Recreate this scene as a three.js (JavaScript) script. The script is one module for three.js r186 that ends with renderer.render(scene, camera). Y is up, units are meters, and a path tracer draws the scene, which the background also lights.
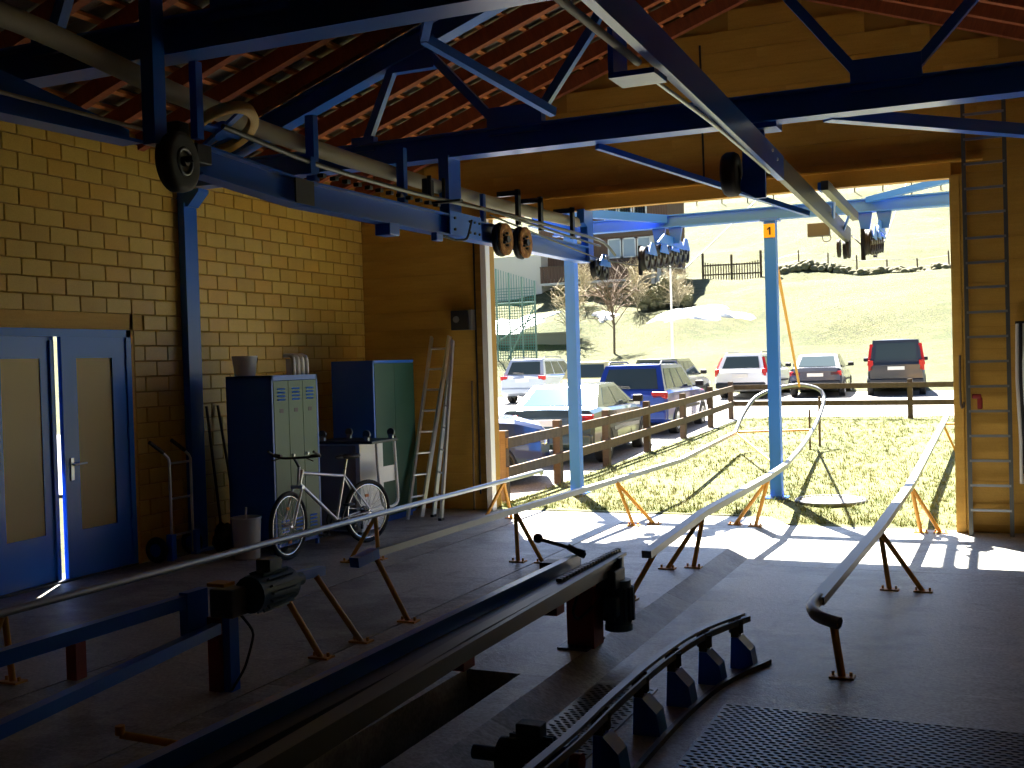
import * as THREE from 'three';
import { mergeGeometries } from 'three/addons/utils/BufferGeometryUtils.js';
import { RoundedBoxGeometry } from 'three/addons/geometries/RoundedBoxGeometry.js';
import { FontLoader } from 'three/addons/loaders/FontLoader.js';
import { TextGeometry } from 'three/addons/geometries/TextGeometry.js';
import { Sky } from 'three/addons/objects/Sky.js';

// ---------------------------------------------------------------- camera, sky, sun, exposure
const scene = new THREE.Scene();
const camera = new THREE.PerspectiveCamera(38.18, 4 / 3, 0.05, 600);
{
  const yaw = -0.41847, pitch = -0.01855, roll = -0.02923;
  const cy = Math.cos(yaw), sy = Math.sin(yaw), cp = Math.cos(pitch), sp = Math.sin(pitch), cr = Math.cos(roll), sr = Math.sin(roll);
  const fw = new THREE.Vector3(sy * cp, sp, -cy * cp);
  const r = new THREE.Vector3(cy, 0, sy), u = new THREE.Vector3(-sy * sp, cp, cy * sp);
  const r2 = r.clone().multiplyScalar(cr).addScaledVector(u, sr), u2 = r.clone().multiplyScalar(-sr).addScaledVector(u, cr);
  camera.quaternion.setFromRotationMatrix(new THREE.Matrix4().makeBasis(r2, u2, fw.clone().negate()));
  camera.position.set(0, 1.8, 0);
  camera.updateMatrixWorld();
}
const renderer = new THREE.WebGLRenderer();
renderer.toneMapping = THREE.LinearToneMapping;
renderer.toneMappingExposure = 1.02;
renderer.shadowMap.enabled = true;

const sunDir = new THREE.Vector3(-0.294, 0.809, -0.509).normalize();
const sky = new Sky();
sky.scale.setScalar(5000);
sky.material.uniforms.turbidity.value = 8;
sky.material.uniforms.rayleigh.value = 0.5;
sky.material.uniforms.mieCoefficient.value = 0.004;
sky.material.uniforms.mieDirectionalG.value = 0.75;
sky.material.uniforms.sunPosition.value.copy(sunDir);
sky.name = 'sky';
scene.add(sky);
scene.environmentIntensity = 0.5;

const sun = new THREE.DirectionalLight(new THREE.Color().setRGB(1, 0.93, 0.84), 58);
sun.position.copy(sunDir).multiplyScalar(90).add(new THREE.Vector3(-5, 0, -25));
sun.target.position.set(-5, 0, -25);
sun.castShadow = true;
sun.shadow.mapSize.set(4096, 4096);
Object.assign(sun.shadow.camera, { left: -60, right: 60, top: 60, bottom: -60, near: 1, far: 220 });
sun.name = 'sunlight';
scene.add(sun, sun.target);

// ---------------------------------------------------------------- helpers
let seed = 12345;
const rnd = () => { seed = (seed * 1664525 + 1013904223) >>> 0; return seed / 4294967296; };
const rr = (a, b) => a + (b - a) * rnd();
const V = (x, y, d) => new THREE.Vector3(x, y, -d);          // d is depth into the hall, away from the viewer
const taken = {};
function numbered(n) {
  if (!(n in taken)) { taken[n] = 0; return n; }
  taken[n]++; return n + '_' + String(taken[n]).padStart(3, '0');
}
function tag(o, label, category, group, kind) {
  o.userData.label = label; if (category) o.userData.category = category;
  if (group) o.userData.group = group; if (kind) o.userData.kind = kind;
  return o;
}
function thing(name, label, category, group, at) {
  const o = new THREE.Group(); o.name = numbered(name); scene.add(o);
  if (at) o.position.copy(at);
  tag(o, label, category, group); return o;
}
function prep(g) {
  let q = g.index ? g.toNonIndexed() : g;
  for (const k of Object.keys(q.attributes)) if (!['position', 'normal', 'uv'].includes(k)) q.deleteAttribute(k);
  if (!q.attributes.normal) q.computeVertexNormals();
  if (!q.attributes.uv) q.setAttribute('uv', new THREE.BufferAttribute(new Float32Array(q.attributes.position.count * 2), 2));
  return q;
}
const merge = (list) => list.length === 1 ? list[0] : mergeGeometries(list.map(prep));
function obj(name, geos, mat, parent) {
  const m = new THREE.Mesh(merge(Array.isArray(geos) ? geos : [geos]), mat);
  m.name = parent ? name : numbered(name); m.castShadow = m.receiveShadow = true;
  (parent ?? scene).add(m);
  return m;
}
function struct(name, geos, mat, label, parent) {
  const m = obj(name, geos, mat, parent);
  if (!parent) m.userData.kind = 'structure';
  if (label) m.userData.label = label;
  return m;
}
function copyOf(o, label) { const c = o.clone(); c.name = numbered(o.name.replace(/_\d{3}$/, '')); c.userData = { ...o.userData }; if (label) c.userData.label = label; scene.add(c); return c; }
// box with uv in metres, centred
function bx(w, h, d, x = 0, y = 0, z = 0) {
  const g = new THREE.BoxGeometry(w, h, d), uv = g.attributes.uv;
  const s = [[d, h], [d, h], [w, d], [w, d], [w, h], [w, h]];
  for (let i = 0; i < 24; i++) { const f = s[i >> 2]; uv.setXY(i, uv.getX(i) * f[0], uv.getY(i) * f[1]); }
  return g.translate(x, y, z);
}
// box by extents in hall coordinates (x, y, depth)
const ex = (x0, x1, y0, y1, d0, d1) => bx(x1 - x0, y1 - y0, d1 - d0, (x0 + x1) / 2, (y0 + y1) / 2, -(d0 + d1) / 2);
function rbx(w, h, d, r, x = 0, y = 0, z = 0, seg = 2) { return new RoundedBoxGeometry(w, h, d, seg, r).translate(x, y, z); }
const UP = new THREE.Vector3(0, 1, 0);
function orient(g, p, q, up = UP) { // geometry built along +z from 0..len, y up
  const dir = q.clone().sub(p), z = dir.clone().normalize();
  let u = up.clone(); if (Math.abs(u.dot(z)) > 0.98) u.set(1, 0, 0);
  const x = u.clone().cross(z).normalize(); const y = z.clone().cross(x);
  g.applyMatrix4(new THREE.Matrix4().makeBasis(x, y, z).setPosition(p));
  return g;
}
function bar(p, q, w, h, up) { const l = p.distanceTo(q); return orient(bx(w, h, l, 0, 0, l / 2), p, q, up); }
function rod(p, q, r, r2 = r, seg = 10) {
  const l = p.distanceTo(q); const g = new THREE.CylinderGeometry(r2, r, l, seg).rotateX(Math.PI / 2).translate(0, 0, l / 2);
  return orient(g, p, q);
}
function pipe(points, r, seg = 48, rad = 8, tension = 0.3) {
  return new THREE.TubeGeometry(new THREE.CatmullRomCurve3(points, false, 'catmullrom', tension), seg, r, rad, false);
}
function prism(pts, depth, bevel = 0) { // pts [x,y] extruded along +z
  const s = new THREE.Shape(pts.map((p) => new THREE.Vector2(...p)));
  return new THREE.ExtrudeGeometry(s, { depth, bevelEnabled: bevel > 0, bevelSize: bevel, bevelThickness: bevel, bevelSegments: 1, curveSegments: 6 });
}
function ibeam(p, q, h, w, tf = 0.012, tw = 0.01, up) {
  const a = h / 2, b = w / 2;
  const pts = [[-b, -a], [b, -a], [b, -a + tf], [tw, -a + tf], [tw, a - tf], [b, a - tf], [b, a], [-b, a], [-b, a - tf], [-tw, a - tf], [-tw, -a + tf], [-b, -a + tf]];
  return orient(prism(pts, p.distanceTo(q)), p, q, up);
}
// steel channel, open side towards +x of the local frame
function channel(p, q, h, w, t = 0.012, side = 1) {
  const a = h / 2, s = side;
  let pts = [[0, -a], [w * s, -a], [w * s, -a + t], [t * s, -a + t], [t * s, a - t], [w * s, a - t], [w * s, a], [0, a]];
  if (s < 0) pts = pts.reverse();
  return orient(prism(pts, p.distanceTo(q)), p, q);
}
function disc(r, w, axis = 'x', seg = 24) { // solid wheel on an axis
  const g = new THREE.CylinderGeometry(r, r, w, seg);
  return axis === 'x' ? g.rotateZ(Math.PI / 2) : axis === 'z' ? g.rotateX(Math.PI / 2) : g;
}
function lathe(pts, seg = 24, axis = 'y') {
  const g = new THREE.LatheGeometry(pts.map((p) => new THREE.Vector2(...p)), seg);
  return axis === 'x' ? g.rotateZ(-Math.PI / 2) : axis === 'z' ? g.rotateX(Math.PI / 2) : g;
}
const at = (g, x, y, d) => g.translate(x, y, -d);
// thick quad: four corners in order, pushed along its normal
function slabQuad(a, b, c, d, t) {
  const n = b.clone().sub(a).cross(d.clone().sub(a)).normalize().multiplyScalar(t);
  const P = [a, b, c, d], Q = P.map((p) => p.clone().add(n)), tri = [];
  const f = (p, q, r, s) => tri.push(p, q, r, p, r, s);
  f(Q[0], Q[1], Q[2], Q[3]); f(P[3], P[2], P[1], P[0]);
  for (let i = 0; i < 4; i++) { const j = (i + 1) % 4; f(P[i], P[j], Q[j], Q[i]); }
  const g = new THREE.BufferGeometry().setFromPoints(tri); g.computeVertexNormals();
  const uv = new Float32Array(tri.length * 2); tri.forEach((p, i) => { uv[2 * i] = p.x; uv[2 * i + 1] = p.y - p.z; });
  g.setAttribute('uv', new THREE.BufferAttribute(uv, 2));
  return g;
}

// ---------------------------------------------------------------- textures
function lattice(n, s) { let k = s; const a = new Float32Array(n * n); for (let i = 0; i < n * n; i++) { k = (k * 1664525 + 1013904223) >>> 0; a[i] = k / 4294967296; } return a; }
function noiseFn(n, s) {
  const a = lattice(n, s);
  return (u, v) => {
    const x = ((u % 1) + 1) % 1 * n, y = ((v % 1) + 1) % 1 * n, i = Math.floor(x), j = Math.floor(y);
    let fx = x - i, fy = y - j; fx = fx * fx * (3 - 2 * fx); fy = fy * fy * (3 - 2 * fy);
    const g = (p, q) => a[((q + n) % n) * n + ((p + n) % n)];
    return (g(i, j) * (1 - fx) + g(i + 1, j) * fx) * (1 - fy) + (g(i, j + 1) * (1 - fx) + g(i + 1, j + 1) * fx) * fy;
  };
}
function tex(size, fn, metres, srgb = true) {
  const d = new Uint8Array(size * size * 4);
  for (let j = 0; j < size; j++) for (let i = 0; i < size; i++) {
    const c = fn(i / size, j / size), k = (j * size + i) * 4;
    d[k] = Math.max(0, Math.min(255, c[0])); d[k + 1] = Math.max(0, Math.min(255, c[1])); d[k + 2] = Math.max(0, Math.min(255, c[2])); d[k + 3] = 255;
  }
  const t = new THREE.DataTexture(d, size, size); t.wrapS = t.wrapT = THREE.RepeatWrapping; t.magFilter = THREE.LinearFilter; t.minFilter = THREE.LinearFilter;
  if (srgb) t.colorSpace = THREE.SRGBColorSpace;
  t.repeat.set(1 / metres, 1 / metres); t.needsUpdate = true; return t;
}
const n4 = noiseFn(4, 3), n8 = noiseFn(8, 7), n16 = noiseFn(16, 11), n32 = noiseFn(32, 5), n64 = noiseFn(64, 9), n128 = noiseFn(128, 21), n256 = noiseFn(256, 31);
const fbm = (u, v) => n4(u, v) * 0.35 + n8(u, v) * 0.25 + n16(u, v) * 0.17 + n32(u, v) * 0.12 + n64(u, v) * 0.07 + n128(u, v) * 0.04;
const mixc = (a, b, t) => a.map((x, i) => x + (b[i] - x) * t);
const sat = (x) => Math.max(0, Math.min(1, x));
const concreteT = tex(1024, (u, v) => {
  const a = fbm(u, v), s = sat((fbm(u + 0.37, v * 1.3 + 0.2) - 0.5) * 5), g = (n256(u, v) - 0.5) * 38;
  let c = mixc([136, 135, 130], [166, 164, 156], a); c = mixc(c, [86, 84, 79], s * 0.7);
  const scratch = sat((n64(u * 0.12, v * 3) - 0.86) * 8) * 22;
  return c.map((x) => x + g + scratch);
}, 3.2);
const concreteB = tex(512, (u, v) => { const h = fbm(u, v) * 120 + n256(u, v) * 70 + n64(u, v) * 40; return [h, h, h]; }, 1.6, false);
const grassT = tex(1024, (u, v) => {
  const a = sat((fbm(u, v) - 0.3) * 2.4), f = n256(u, v), m = n128(u + 0.3, v * 1.7);
  let c = mixc([78, 85, 36], [102, 100, 50], a); c = mixc(c, [54, 57, 28], sat((f - 0.6) * 3) * 0.85); c = mixc(c, [130, 126, 84], sat((m - 0.68) * 4) * 0.55);
  return c;
}, 6);
const hillT = tex(1024, (u, v) => {
  const a = sat((fbm(u, v) - 0.32) * 2.6), f = n256(u * 2, v * 2), m = n128(u * 3, v * 3 + 0.2), b = sat((n32(u * 1.5, v * 3) - 0.5) * 3);
  let c = mixc([67, 80, 30], [94, 96, 46], a); c = mixc(c, [118, 112, 70], b * 0.5); c = mixc(c, [44, 46, 22], sat((f - 0.55) * 3.5) * 0.8); c = mixc(c, [120, 116, 76], sat((m - 0.7) * 4) * 0.6);
  return c;
}, 22);
const grassB = tex(512, (u, v) => { const h = n256(u, v) * 150 + n64(u, v) * 100; return [h, h, h]; }, 2.5, false);
const asphaltT = tex(512, (u, v) => { const a = fbm(u, v), g = (n256(u, v) - 0.5) * 50; return mixc([116, 114, 110], [146, 143, 137], a).map((x) => x + g); }, 4);
const paintB = tex(256, (u, v) => { const h = n64(u, v) * 90 + n128(u, v) * 90 + n16(u, v) * 60; return [h, h, h]; }, 0.5, false);
const blockT = tex(512, (u, v) => { const a = fbm(u, v), g = (n256(u, v) - 0.5) * 14; return mixc([192, 158, 68], [210, 176, 84], a).map((x) => x + g); }, 1.3);
const boardT = tex(512, (u, v) => { const a = n16(u * 0.25, v), b = n128(u * 0.06, v), g = (n256(u, v) - 0.5) * 10; return mixc([184, 142, 54], [206, 163, 70], a * 0.6 + b * 0.4).map((x) => x + g); }, 1.6);
const rafterT = tex(512, (u, v) => { const a = n16(u, v * 0.25), b = n128(u, v * 0.08); return mixc([120, 58, 30], [160, 84, 44], a * 0.5 + b * 0.5); }, 0.8);
const battenT = tex(256, (u, v) => { const a = n8(u, v * 0.5), b = n128(u, v * 0.1); return mixc([178, 104, 50], [214, 138, 74], a * 0.5 + b * 0.5); }, 0.6);
const tileT = tex(512, (u, v) => { const a = fbm(u, v), g = (n256(u, v) - 0.5) * 24; return mixc([112, 108, 102], [156, 146, 134], a).map((x) => x + g); }, 0.7);
const rustT = tex(256, (u, v) => { const a = sat((fbm(u, v) - 0.35) * 3); return mixc([196, 146, 74], [128, 78, 38], a).map((x) => x + (n128(u, v) - 0.5) * 24); }, 0.3);
const oldWoodT = tex(256, (u, v) => { const a = n8(u * 2, v), b = n128(u * 0.1, v); return mixc([80, 65, 50], [104, 87, 69], a * 0.5 + b * 0.5); }, 0.8);
const sidingT = tex(512, (u, v) => { const a = n16(u, v * 0.3), b = n64(u, v * 0.06); return mixc([92, 69, 54], [116, 90, 72], a * 0.5 + b * 0.5); }, 2);

// ---------------------------------------------------------------- materials
const std = (o) => new THREE.MeshStandardMaterial(o);
const bump = (t, s) => ({ bumpMap: t, bumpScale: s });
const M = {
  concrete: std({ map: concreteT, roughness: 0.48, ...bump(concreteB, 0.005) }),
  block: std({ map: blockT, roughness: 0.42, ...bump(paintB, 0.0012) }),
  blockB: std({ map: blockT, color: 0xf2ece0, roughness: 0.46, ...bump(paintB, 0.0012) }),
  blockC: std({ map: blockT, color: 0xfff3dd, roughness: 0.4, ...bump(paintB, 0.0012) }),
  mortar: std({ color: 0xa87f34, roughness: 0.9 }),
  board: std({ map: boardT, roughness: 0.6 }), boardB: std({ map: boardT, color: 0xf0e6d6, roughness: 0.6 }),
  boardTrim: std({ map: boardT, color: 0xfff0cc, roughness: 0.55 }),
  rafter: std({ map: rafterT, roughness: 0.75 }), batten: std({ map: battenT, roughness: 0.8 }),
  tile: std({ map: tileT, roughness: 0.85 }), tileB: std({ map: tileT, color: 0xe2d8cc, roughness: 0.85 }), tileC: std({ map: tileT, color: 0xd8c0a8, roughness: 0.85 }),
  covering: std({ color: 0x8a5a44, roughness: 0.9 }),
  blue: std({ color: 0x1b60c4, roughness: 0.3, ...bump(paintB, 0.0003) }),
  blueLight: std({ color: 0x2f78e0, roughness: 0.5 }),
  blueDoor: std({ color: 0x1e70dc, roughness: 0.25, ...bump(paintB, 0.0003) }),
  panelYellow: std({ color: 0xc8ac5c, roughness: 0.4, ...bump(paintB, 0.0008) }),
  greenDark: std({ color: 0x123f2c, roughness: 0.5 }),
  green: std({ color: 0x184b31, roughness: 0.36, ...bump(paintB, 0.0006) }),
  lockerBlue: std({ color: 0x1c5cb8, roughness: 0.32 }),
  red: std({ color: 0x7c1c1a, roughness: 0.5 }),
  yellow: std({ color: 0xc98a1e, roughness: 0.5 }),
  legYellow: std({ color: 0xc58a2a, roughness: 0.5 }),
  galv: std({ color: 0x8f959a, roughness: 0.38, metalness: 0.75 }),
  railSteel: std({ color: 0x83898e, roughness: 0.45, metalness: 0.4 }),
  greySteel: std({ color: 0x5c5e5b, roughness: 0.45, metalness: 0.5 }),
  alu: std({ color: 0xd2d4d4, roughness: 0.32, metalness: 0.8 }),
  chrome: std({ color: 0xe0e2e4, roughness: 0.15, metalness: 1 }),
  beige: std({ color: 0xa7a089, roughness: 0.6, ...bump(paintB, 0.001) }),
  rubber: std({ color: 0x1c1c1d, roughness: 0.75 }),
  black: std({ color: 0x17181a, roughness: 0.5 }),
  darkSteel: std({ color: 0x33373c, roughness: 0.45, metalness: 0.5 }),
  motor: std({ color: 0x2b4a5c, roughness: 0.5 }),
  discYellow: std({ color: 0xc49a44, roughness: 0.6, ...bump(paintB, 0.002) }),
  rust: std({ map: rustT, roughness: 0.8 }),
  rim: std({ color: 0xb9bbbd, roughness: 0.35, metalness: 0.7 }),
  white: std({ color: 0xe4e2da, roughness: 0.5 }),
  plasticWhite: std({ color: 0xd6d4cc, roughness: 0.5 }),
  cream: std({ color: 0xc9c4b2, roughness: 0.55 }),
  cabinetGrey: std({ color: 0x8f8e84, roughness: 0.6 }),
  brown: std({ map: oldWoodT, roughness: 0.85 }),
  tread: std({ color: 0x6f706c, roughness: 0.42, metalness: 0.55 }),
  grass: std({ map: hillT, roughness: 0.95, ...bump(grassB, 0.12) }),
  lawn: std({ map: grassT, color: 0xf0f4dc, roughness: 0.95, ...bump(grassB, 0.03) }),
  asphalt: std({ map: asphaltT, roughness: 0.9 }),
  snow: std({ color: 0xf2f4f6, roughness: 0.7, ...bump(grassB, 0.05) }),
  glass: std({ color: 0x20262a, roughness: 0.06, metalness: 0.0 }),
  carGlass: std({ color: 0x3a4648, roughness: 0.05 }),
  tailRed: std({ color: 0xb5201c, roughness: 0.2 }),
  amber: std({ color: 0xe88a1c, roughness: 0.3 }),
  siding: std({ map: sidingT, roughness: 0.8 }),
  stucco: std({ color: 0xd9d2c4, roughness: 0.85 }),
  bark: std({ color: 0x7d6c5a, roughness: 0.9 }),
  shrub: std({ color: 0x6f6a4c, roughness: 0.9 }),
  leafGreen: std({ color: 0x5d7030, roughness: 0.8 }),
  netPost: std({ color: 0x7f9c8e, roughness: 0.7 }),
  netGreen: std({ color: 0x5f8f80, roughness: 0.7 }),
  hedge: std({ color: 0x6c6a50, roughness: 0.95 }),
};

// ---------------------------------------------------------------- ground outside
const PROFILE = [[12, 0], [13, 0], [38, 0.475], [46, 1.2], [53, 2.35], [59, 4.55], [66, 6.0], [75, 7.6], [110, 17.2], [200, 44]];
function hgt(x, d) {
  const dip = -0.09 * sat((x + 2.6) / 0.4) * sat((13.5 - d) / 1.0);
  if (d <= 13) return dip;
  let i = 0; while (i < PROFILE.length - 2 && d > PROFILE[i + 1][0]) i++;
  const [a, ya] = PROFILE[i], [b, yb] = PROFILE[i + 1];
  const base = ya + (yb - ya) * (d - a) / (b - a);
  const bumpy = d > 40 ? (n16(x / 60, d / 60) - 0.5) * 0.9 * sat((d - 40) / 12) + (n64(x / 60, d / 60) - 0.5) * 0.25 * sat((d - 40) / 8) : 0;
  return base + bumpy + dip;
}
function sheet(x0, x1, d0, d1, nx, nd, lift = 0) {
  const g = new THREE.PlaneGeometry(1, 1, nx, nd), p = g.attributes.position, uv = g.attributes.uv;
  for (let i = 0; i < p.count; i++) {
    const x = x0 + (p.getX(i) + 0.5) * (x1 - x0), d = d0 + (p.getY(i) + 0.5) * (d1 - d0);
    p.setXYZ(i, x, hgt(x, d) + lift, -d); uv.setXY(i, x, d);
  }
  g.computeVertexNormals(); return g;
}
function setting(name, label) { const o = new THREE.Group(); o.name = name; o.userData.kind = 'structure'; if (label) o.userData.label = label; scene.add(o); return o; }
struct('hill', [sheet(-110, 60, 12.62, 200, 170, 190, -0.05), sheet(-110, -7.87, -25, 12.62, 20, 10, -0.05), sheet(3.17, 40, -25, 12.62, 10, 10, -0.05)], M.grass, 'sunlit grassy hillside rising behind the parked cars');
struct('lawn', sheet(-5.9, 6, 12.42, 27.6, 60, 80, 0.012), M.lawn, 'dry yellow-green lawn between the concrete threshold and the timber fence');
struct('parking_lot', [sheet(-24, -5.9, 12.62, 38.5, 20, 40, 0), sheet(-5.9, 8, 27.6, 38.5, 16, 16, 0)], M.asphalt, 'pale asphalt parking lot beyond the timber fence');

// ---------------------------------------------------------------- hall shell
const RIDGE = -2.34, TOP = 5.77, SL = 0.35;
const roofY = (x) => TOP - SL * Math.abs(x - RIDGE);
const WL = -7.55, WB = 12.35, WR = 2.9;

const floor = setting('floor', 'worn grey concrete floor slabs with a raised platform and a lower strip');
{
  const T = 0.35;
  struct('slab', ex(WL, -5.13, -T, 0, -14, 12.45), M.concrete, null, floor);
  struct('slab', ex(-5.115, -3.915, -T, 0, -14, 12.45), M.concrete, null, floor);
  struct('slab', [ex(-3.9, -2.95, -T, 0, -14, 12.45), ex(-2.95, -2.42, -T, 0, 5.85, 12.45), ex(-2.95, -2.42, -T, 0, -14, 3.2), ex(-2.6, -2.42, -T, 0, 3.2, 5.85)], M.concrete, null, floor);
  struct('ramp_edge', prism([[0, -T], [0.2, -T], [0.2, -0.08], [0, 0]], 26.45).translate(-2.42, 0, -12.45), M.concrete, 'sloping concrete edge of the platform', floor);
  struct('slab', ex(-2.22, WR, -T, -0.08, -14, 9.99), M.concrete, null, floor);
  struct('slab', ex(-2.22, WR, -T, -0.08, 10.0, 12.45), M.concrete, null, floor);
  struct('pit_base', ex(WL, WR, -1.0, -0.9, -14, 12.45), M.concrete, null, floor);
  struct('joint_fill', [ex(-5.13, -5.115, -T, -0.012, -14, 12.45), ex(-3.915, -3.9, -T, -0.012, -14, 12.45), ex(-2.22, WR, -T, -0.09, 9.985, 10.005)], M.mortar.clone(), null, floor).material.color.set(0x55534e);
  struct('pit_wall', [ex(-2.97, -2.95, -0.9, -T, 3.2, 5.85), ex(-2.6, -2.58, -0.9, -T, 3.2, 5.85)], M.concrete, null, floor);
}
// tread plates: steel sheets with raised tears
function treadPlate(label, x0, x1, d0, d1) {
  const t = thing('tread_plate', label, 'floor plate');
  obj('sheet', ex(x0, x1, -0.08, -0.072, d0, d1), M.tread, t);
  const tear = new THREE.SphereGeometry(1, 6, 4, 0, Math.PI * 2, 0, Math.PI / 2).scale(0.019, 0.005, 0.006);
  const pts = []; let row = 0;
  for (let d = d0 + 0.03; d < d1 - 0.02; d += 0.034, row++) for (let x = x0 + 0.03 + (row % 2) * 0.025, k = 0; x < x1 - 0.02; x += 0.05, k++) pts.push([x, d, (k + row) % 2]);
  const im = new THREE.InstancedMesh(tear, M.tread, pts.length); im.name = 'raised_pattern'; im.userData.kind = 'stuff'; im.castShadow = im.receiveShadow = true;
  const m = new THREE.Matrix4();
  pts.forEach(([x, d, k], i) => { m.makeRotationY(k ? 0.05 : -0.05).setPosition(x, -0.072, -d); im.setMatrixAt(i, m); });
  t.add(im); return t;
}
treadPlate('wide steel tread plate set in the open concrete floor', -1.42, 1.6, 3.4, 5.9);
treadPlate('narrow steel tread plate between the platform edge and the small curved conveyor', -2.2, -1.84, 3.6, 6.05);

// --- side wall of painted blocks
const wallL = setting('wall_left', 'side wall of yellow painted blocks with running joints');
{
  struct('backing', [ex(WL - 0.3, WL - 0.02, -0.35, 4.1, -14.2, 6.42), ex(WL - 0.3, WL - 0.02, -0.35, 4.1, 8.12, 12.6), ex(WL - 0.3, WL - 0.02, 2.22, 4.1, 6.42, 8.12)], M.mortar, null, wallL);
  struct('lintel', [ex(WL - 0.02, WL, 2.22, 2.37, 5.3, 8.29), ex(WL - 0.02, WL, 0, 2.37, 8.13, 8.17)], M.board, null, wallL);
  const L = 0.318, H = 0.148, c = 0.006, list = [];
  const face = (l, k) => { // chamfered block face, local: x out of the wall, z along it
    const a = l / 2 - 0.004, b = H / 2 - 0.004, e = 0.02;
    const P = (x, y, z) => new THREE.Vector3(x, y, z);
    const o = [P(0, -b, a), P(0, -b, -a), P(0, b, -a), P(0, b, a)], i = [P(e - c, -b, a), P(e - c, -b, -a), P(e - c, b, -a), P(e - c, b, a)], f = [P(e, -b + c, a - c), P(e, -b + c, -a + c), P(e, b - c, -a + c), P(e, b - c, a - c)];
    const tri = []; const q = (A, B, C, D) => tri.push(A, B, C, A, C, D);
    q(f[0], f[1], f[2], f[3]); for (let s = 0; s < 4; s++) { const n = (s + 1) % 4; q(i[s], i[n], f[n], f[s]); q(o[s], o[n], i[n], i[s]); }
    const g = new THREE.BufferGeometry().setFromPoints(tri), uv = new Float32Array(tri.length * 2);
    tri.forEach((p, n) => { uv[2 * n] = p.z + k * 0.31; uv[2 * n + 1] = p.y + k * 0.17; });
    g.setAttribute('uv', new THREE.BufferAttribute(uv, 2)); g.computeVertexNormals(); return g;
  };
  const full = [0, 1, 2, 3].map((k) => face(L, k));
  const mats = [M.block, M.block, M.blockB, M.blockC];
  for (let r = 0; r < 27; r++) {
    const y = (r + 0.5) * H; if (y > 3.98) continue;
    for (let k = 0; k < 23; k++) {
      let d0 = 5.3 + k * L + (r % 2) * L / 2, d1 = d0 + L;
      if (d0 > WB - 0.03) continue; d1 = Math.min(d1, WB);
      if (y < 2.37) { // keep clear of the doorway
        if (d1 > 6.3 && d0 < 8.17) { if (d1 > 8.21 && d0 < 8.17) d0 = 8.175; else if (d0 < 6.36 && d1 > 6.42) d1 = 6.41; else if (d1 > 6.42) continue; }
        if (y > 2.2 && d0 < 8.29) { if (d1 > 8.33) d0 = 8.295; else continue; }
      }
      if (d1 - d0 < 0.03) continue;
      const hid = (d0 > 8.9 && d0 < 12 && y < 1.4) ? 4 : (y < 0.3 ? 1 : 0) + (d0 < 6.3 ? 3 : 0);
      list.push({ y, d0, d1, v: Math.floor(rnd() * 4), s: (d0 + d1) / 2 + hid * 3 });
    }
  }
  list.sort((a, b) => a.s - b.s);
  const rest = [];
  list.forEach((b, i) => {
    const l = b.d1 - b.d0, g = Math.abs(l - L) < 0.001 ? full[b.v] : face(l, b.v), x = WL - 0.02 + (b.v === 2 ? 0.0015 : 0), d = (b.d0 + b.d1) / 2;
    if (i < 300) { const m = obj('brick', g, mats[b.v], wallL); m.position.set(x, b.y, -d); m.name = i ? 'brick_' + String(i).padStart(3, '0') : 'brick'; } else rest.push(g.clone().translate(x, b.y, -d));
  });
  const o = obj('blocks', rest, M.block, wallL); o.userData.kind = 'stuff';
}
// --- end wall with the wide opening
const OX0 = -5.8, OX1 = -0.47, OY = 3.6;
const wallB = setting('wall_back', 'end wall of yellow horizontal boards around the wide open exit');
{
  const e = 0.25, yl = roofY(-7.85) + e, yr = roofY(3.15) + e;
  const pts = [[-7.85, -0.35], [OX0, -0.35], [OX0, OY], [OX1, OY], [OX1, -0.35], [3.15, -0.35], [3.15, yr], [RIDGE, TOP + e], [-7.85, yl]];
  struct('backing', prism(pts, 0.24).translate(0, 0, -12.6), M.mortar, null, wallB);
  const H = 0.226; let n = 0;
  const plank = (x0, x1, y0, y1) => { if (x1 - x0 < 0.05) return; const m = obj(n ? 'board_' + String(n).padStart(3, '0') : 'board', ex(x0, x1, y0 + 0.002, y1 - 0.002, WB - 0.002, WB + 0.012), M.board, wallB); n++; return m; };
  for (let r = 0; r < 26; r++) {
    const y0 = r * H, y1 = Math.min(y0 + H, 5.72);
    if (y0 > 5.6) break;
    const w = (TOP + 0.02 - y1) / SL, x0 = Math.max(WL, RIDGE - w), x1 = Math.min(WR, RIDGE + w);
    if (y1 <= OY + 0.02) { plank(x0, OX0 - 0.01, y0, y1); plank(OX1 + 0.01, x1, y0, y1); }
    else if (y0 < OY) { plank(x0, OX0 - 0.01, y0, y1); plank(OX0 - 0.01, OX1 + 0.01, OY + 0.02, y1); plank(OX1 + 0.01, x1, y0, y1); }
    else plank(x0, x1, y0, y1);
  }
}
struct('trim_1', rbx(0.075, OY, 0.12, 0.006, OX0 + 0.01, OY / 2, -12.31), M.white, 'white post lining the edge of the exit opening');
struct('trim_2', [ex(OX0, OX1, OY - 0.03, OY + 0.13, 12.27, 12.35), ex(OX0 - 0.1, OX1 + 0.3, OY + 0.13, OY + 0.155, 12.24, 12.35)], M.boardTrim, 'yellow timber lintel over the exit opening');
struct('trim_3', [ex(OX1 - 0.02, OX1 + 0.075, -0.08, OY, 12.29, 12.35), ex(OX1 + 0.085, OX1 + 0.105, -0.08, OY, 12.27, 12.35)], M.board, 'yellow board lining the exit opening beside the wall ladder');
struct('wall_right', ex(WR, 3.15, -0.35, 4.2, -14.2, 12.6), M.block, 'yellow painted side wall');
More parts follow.
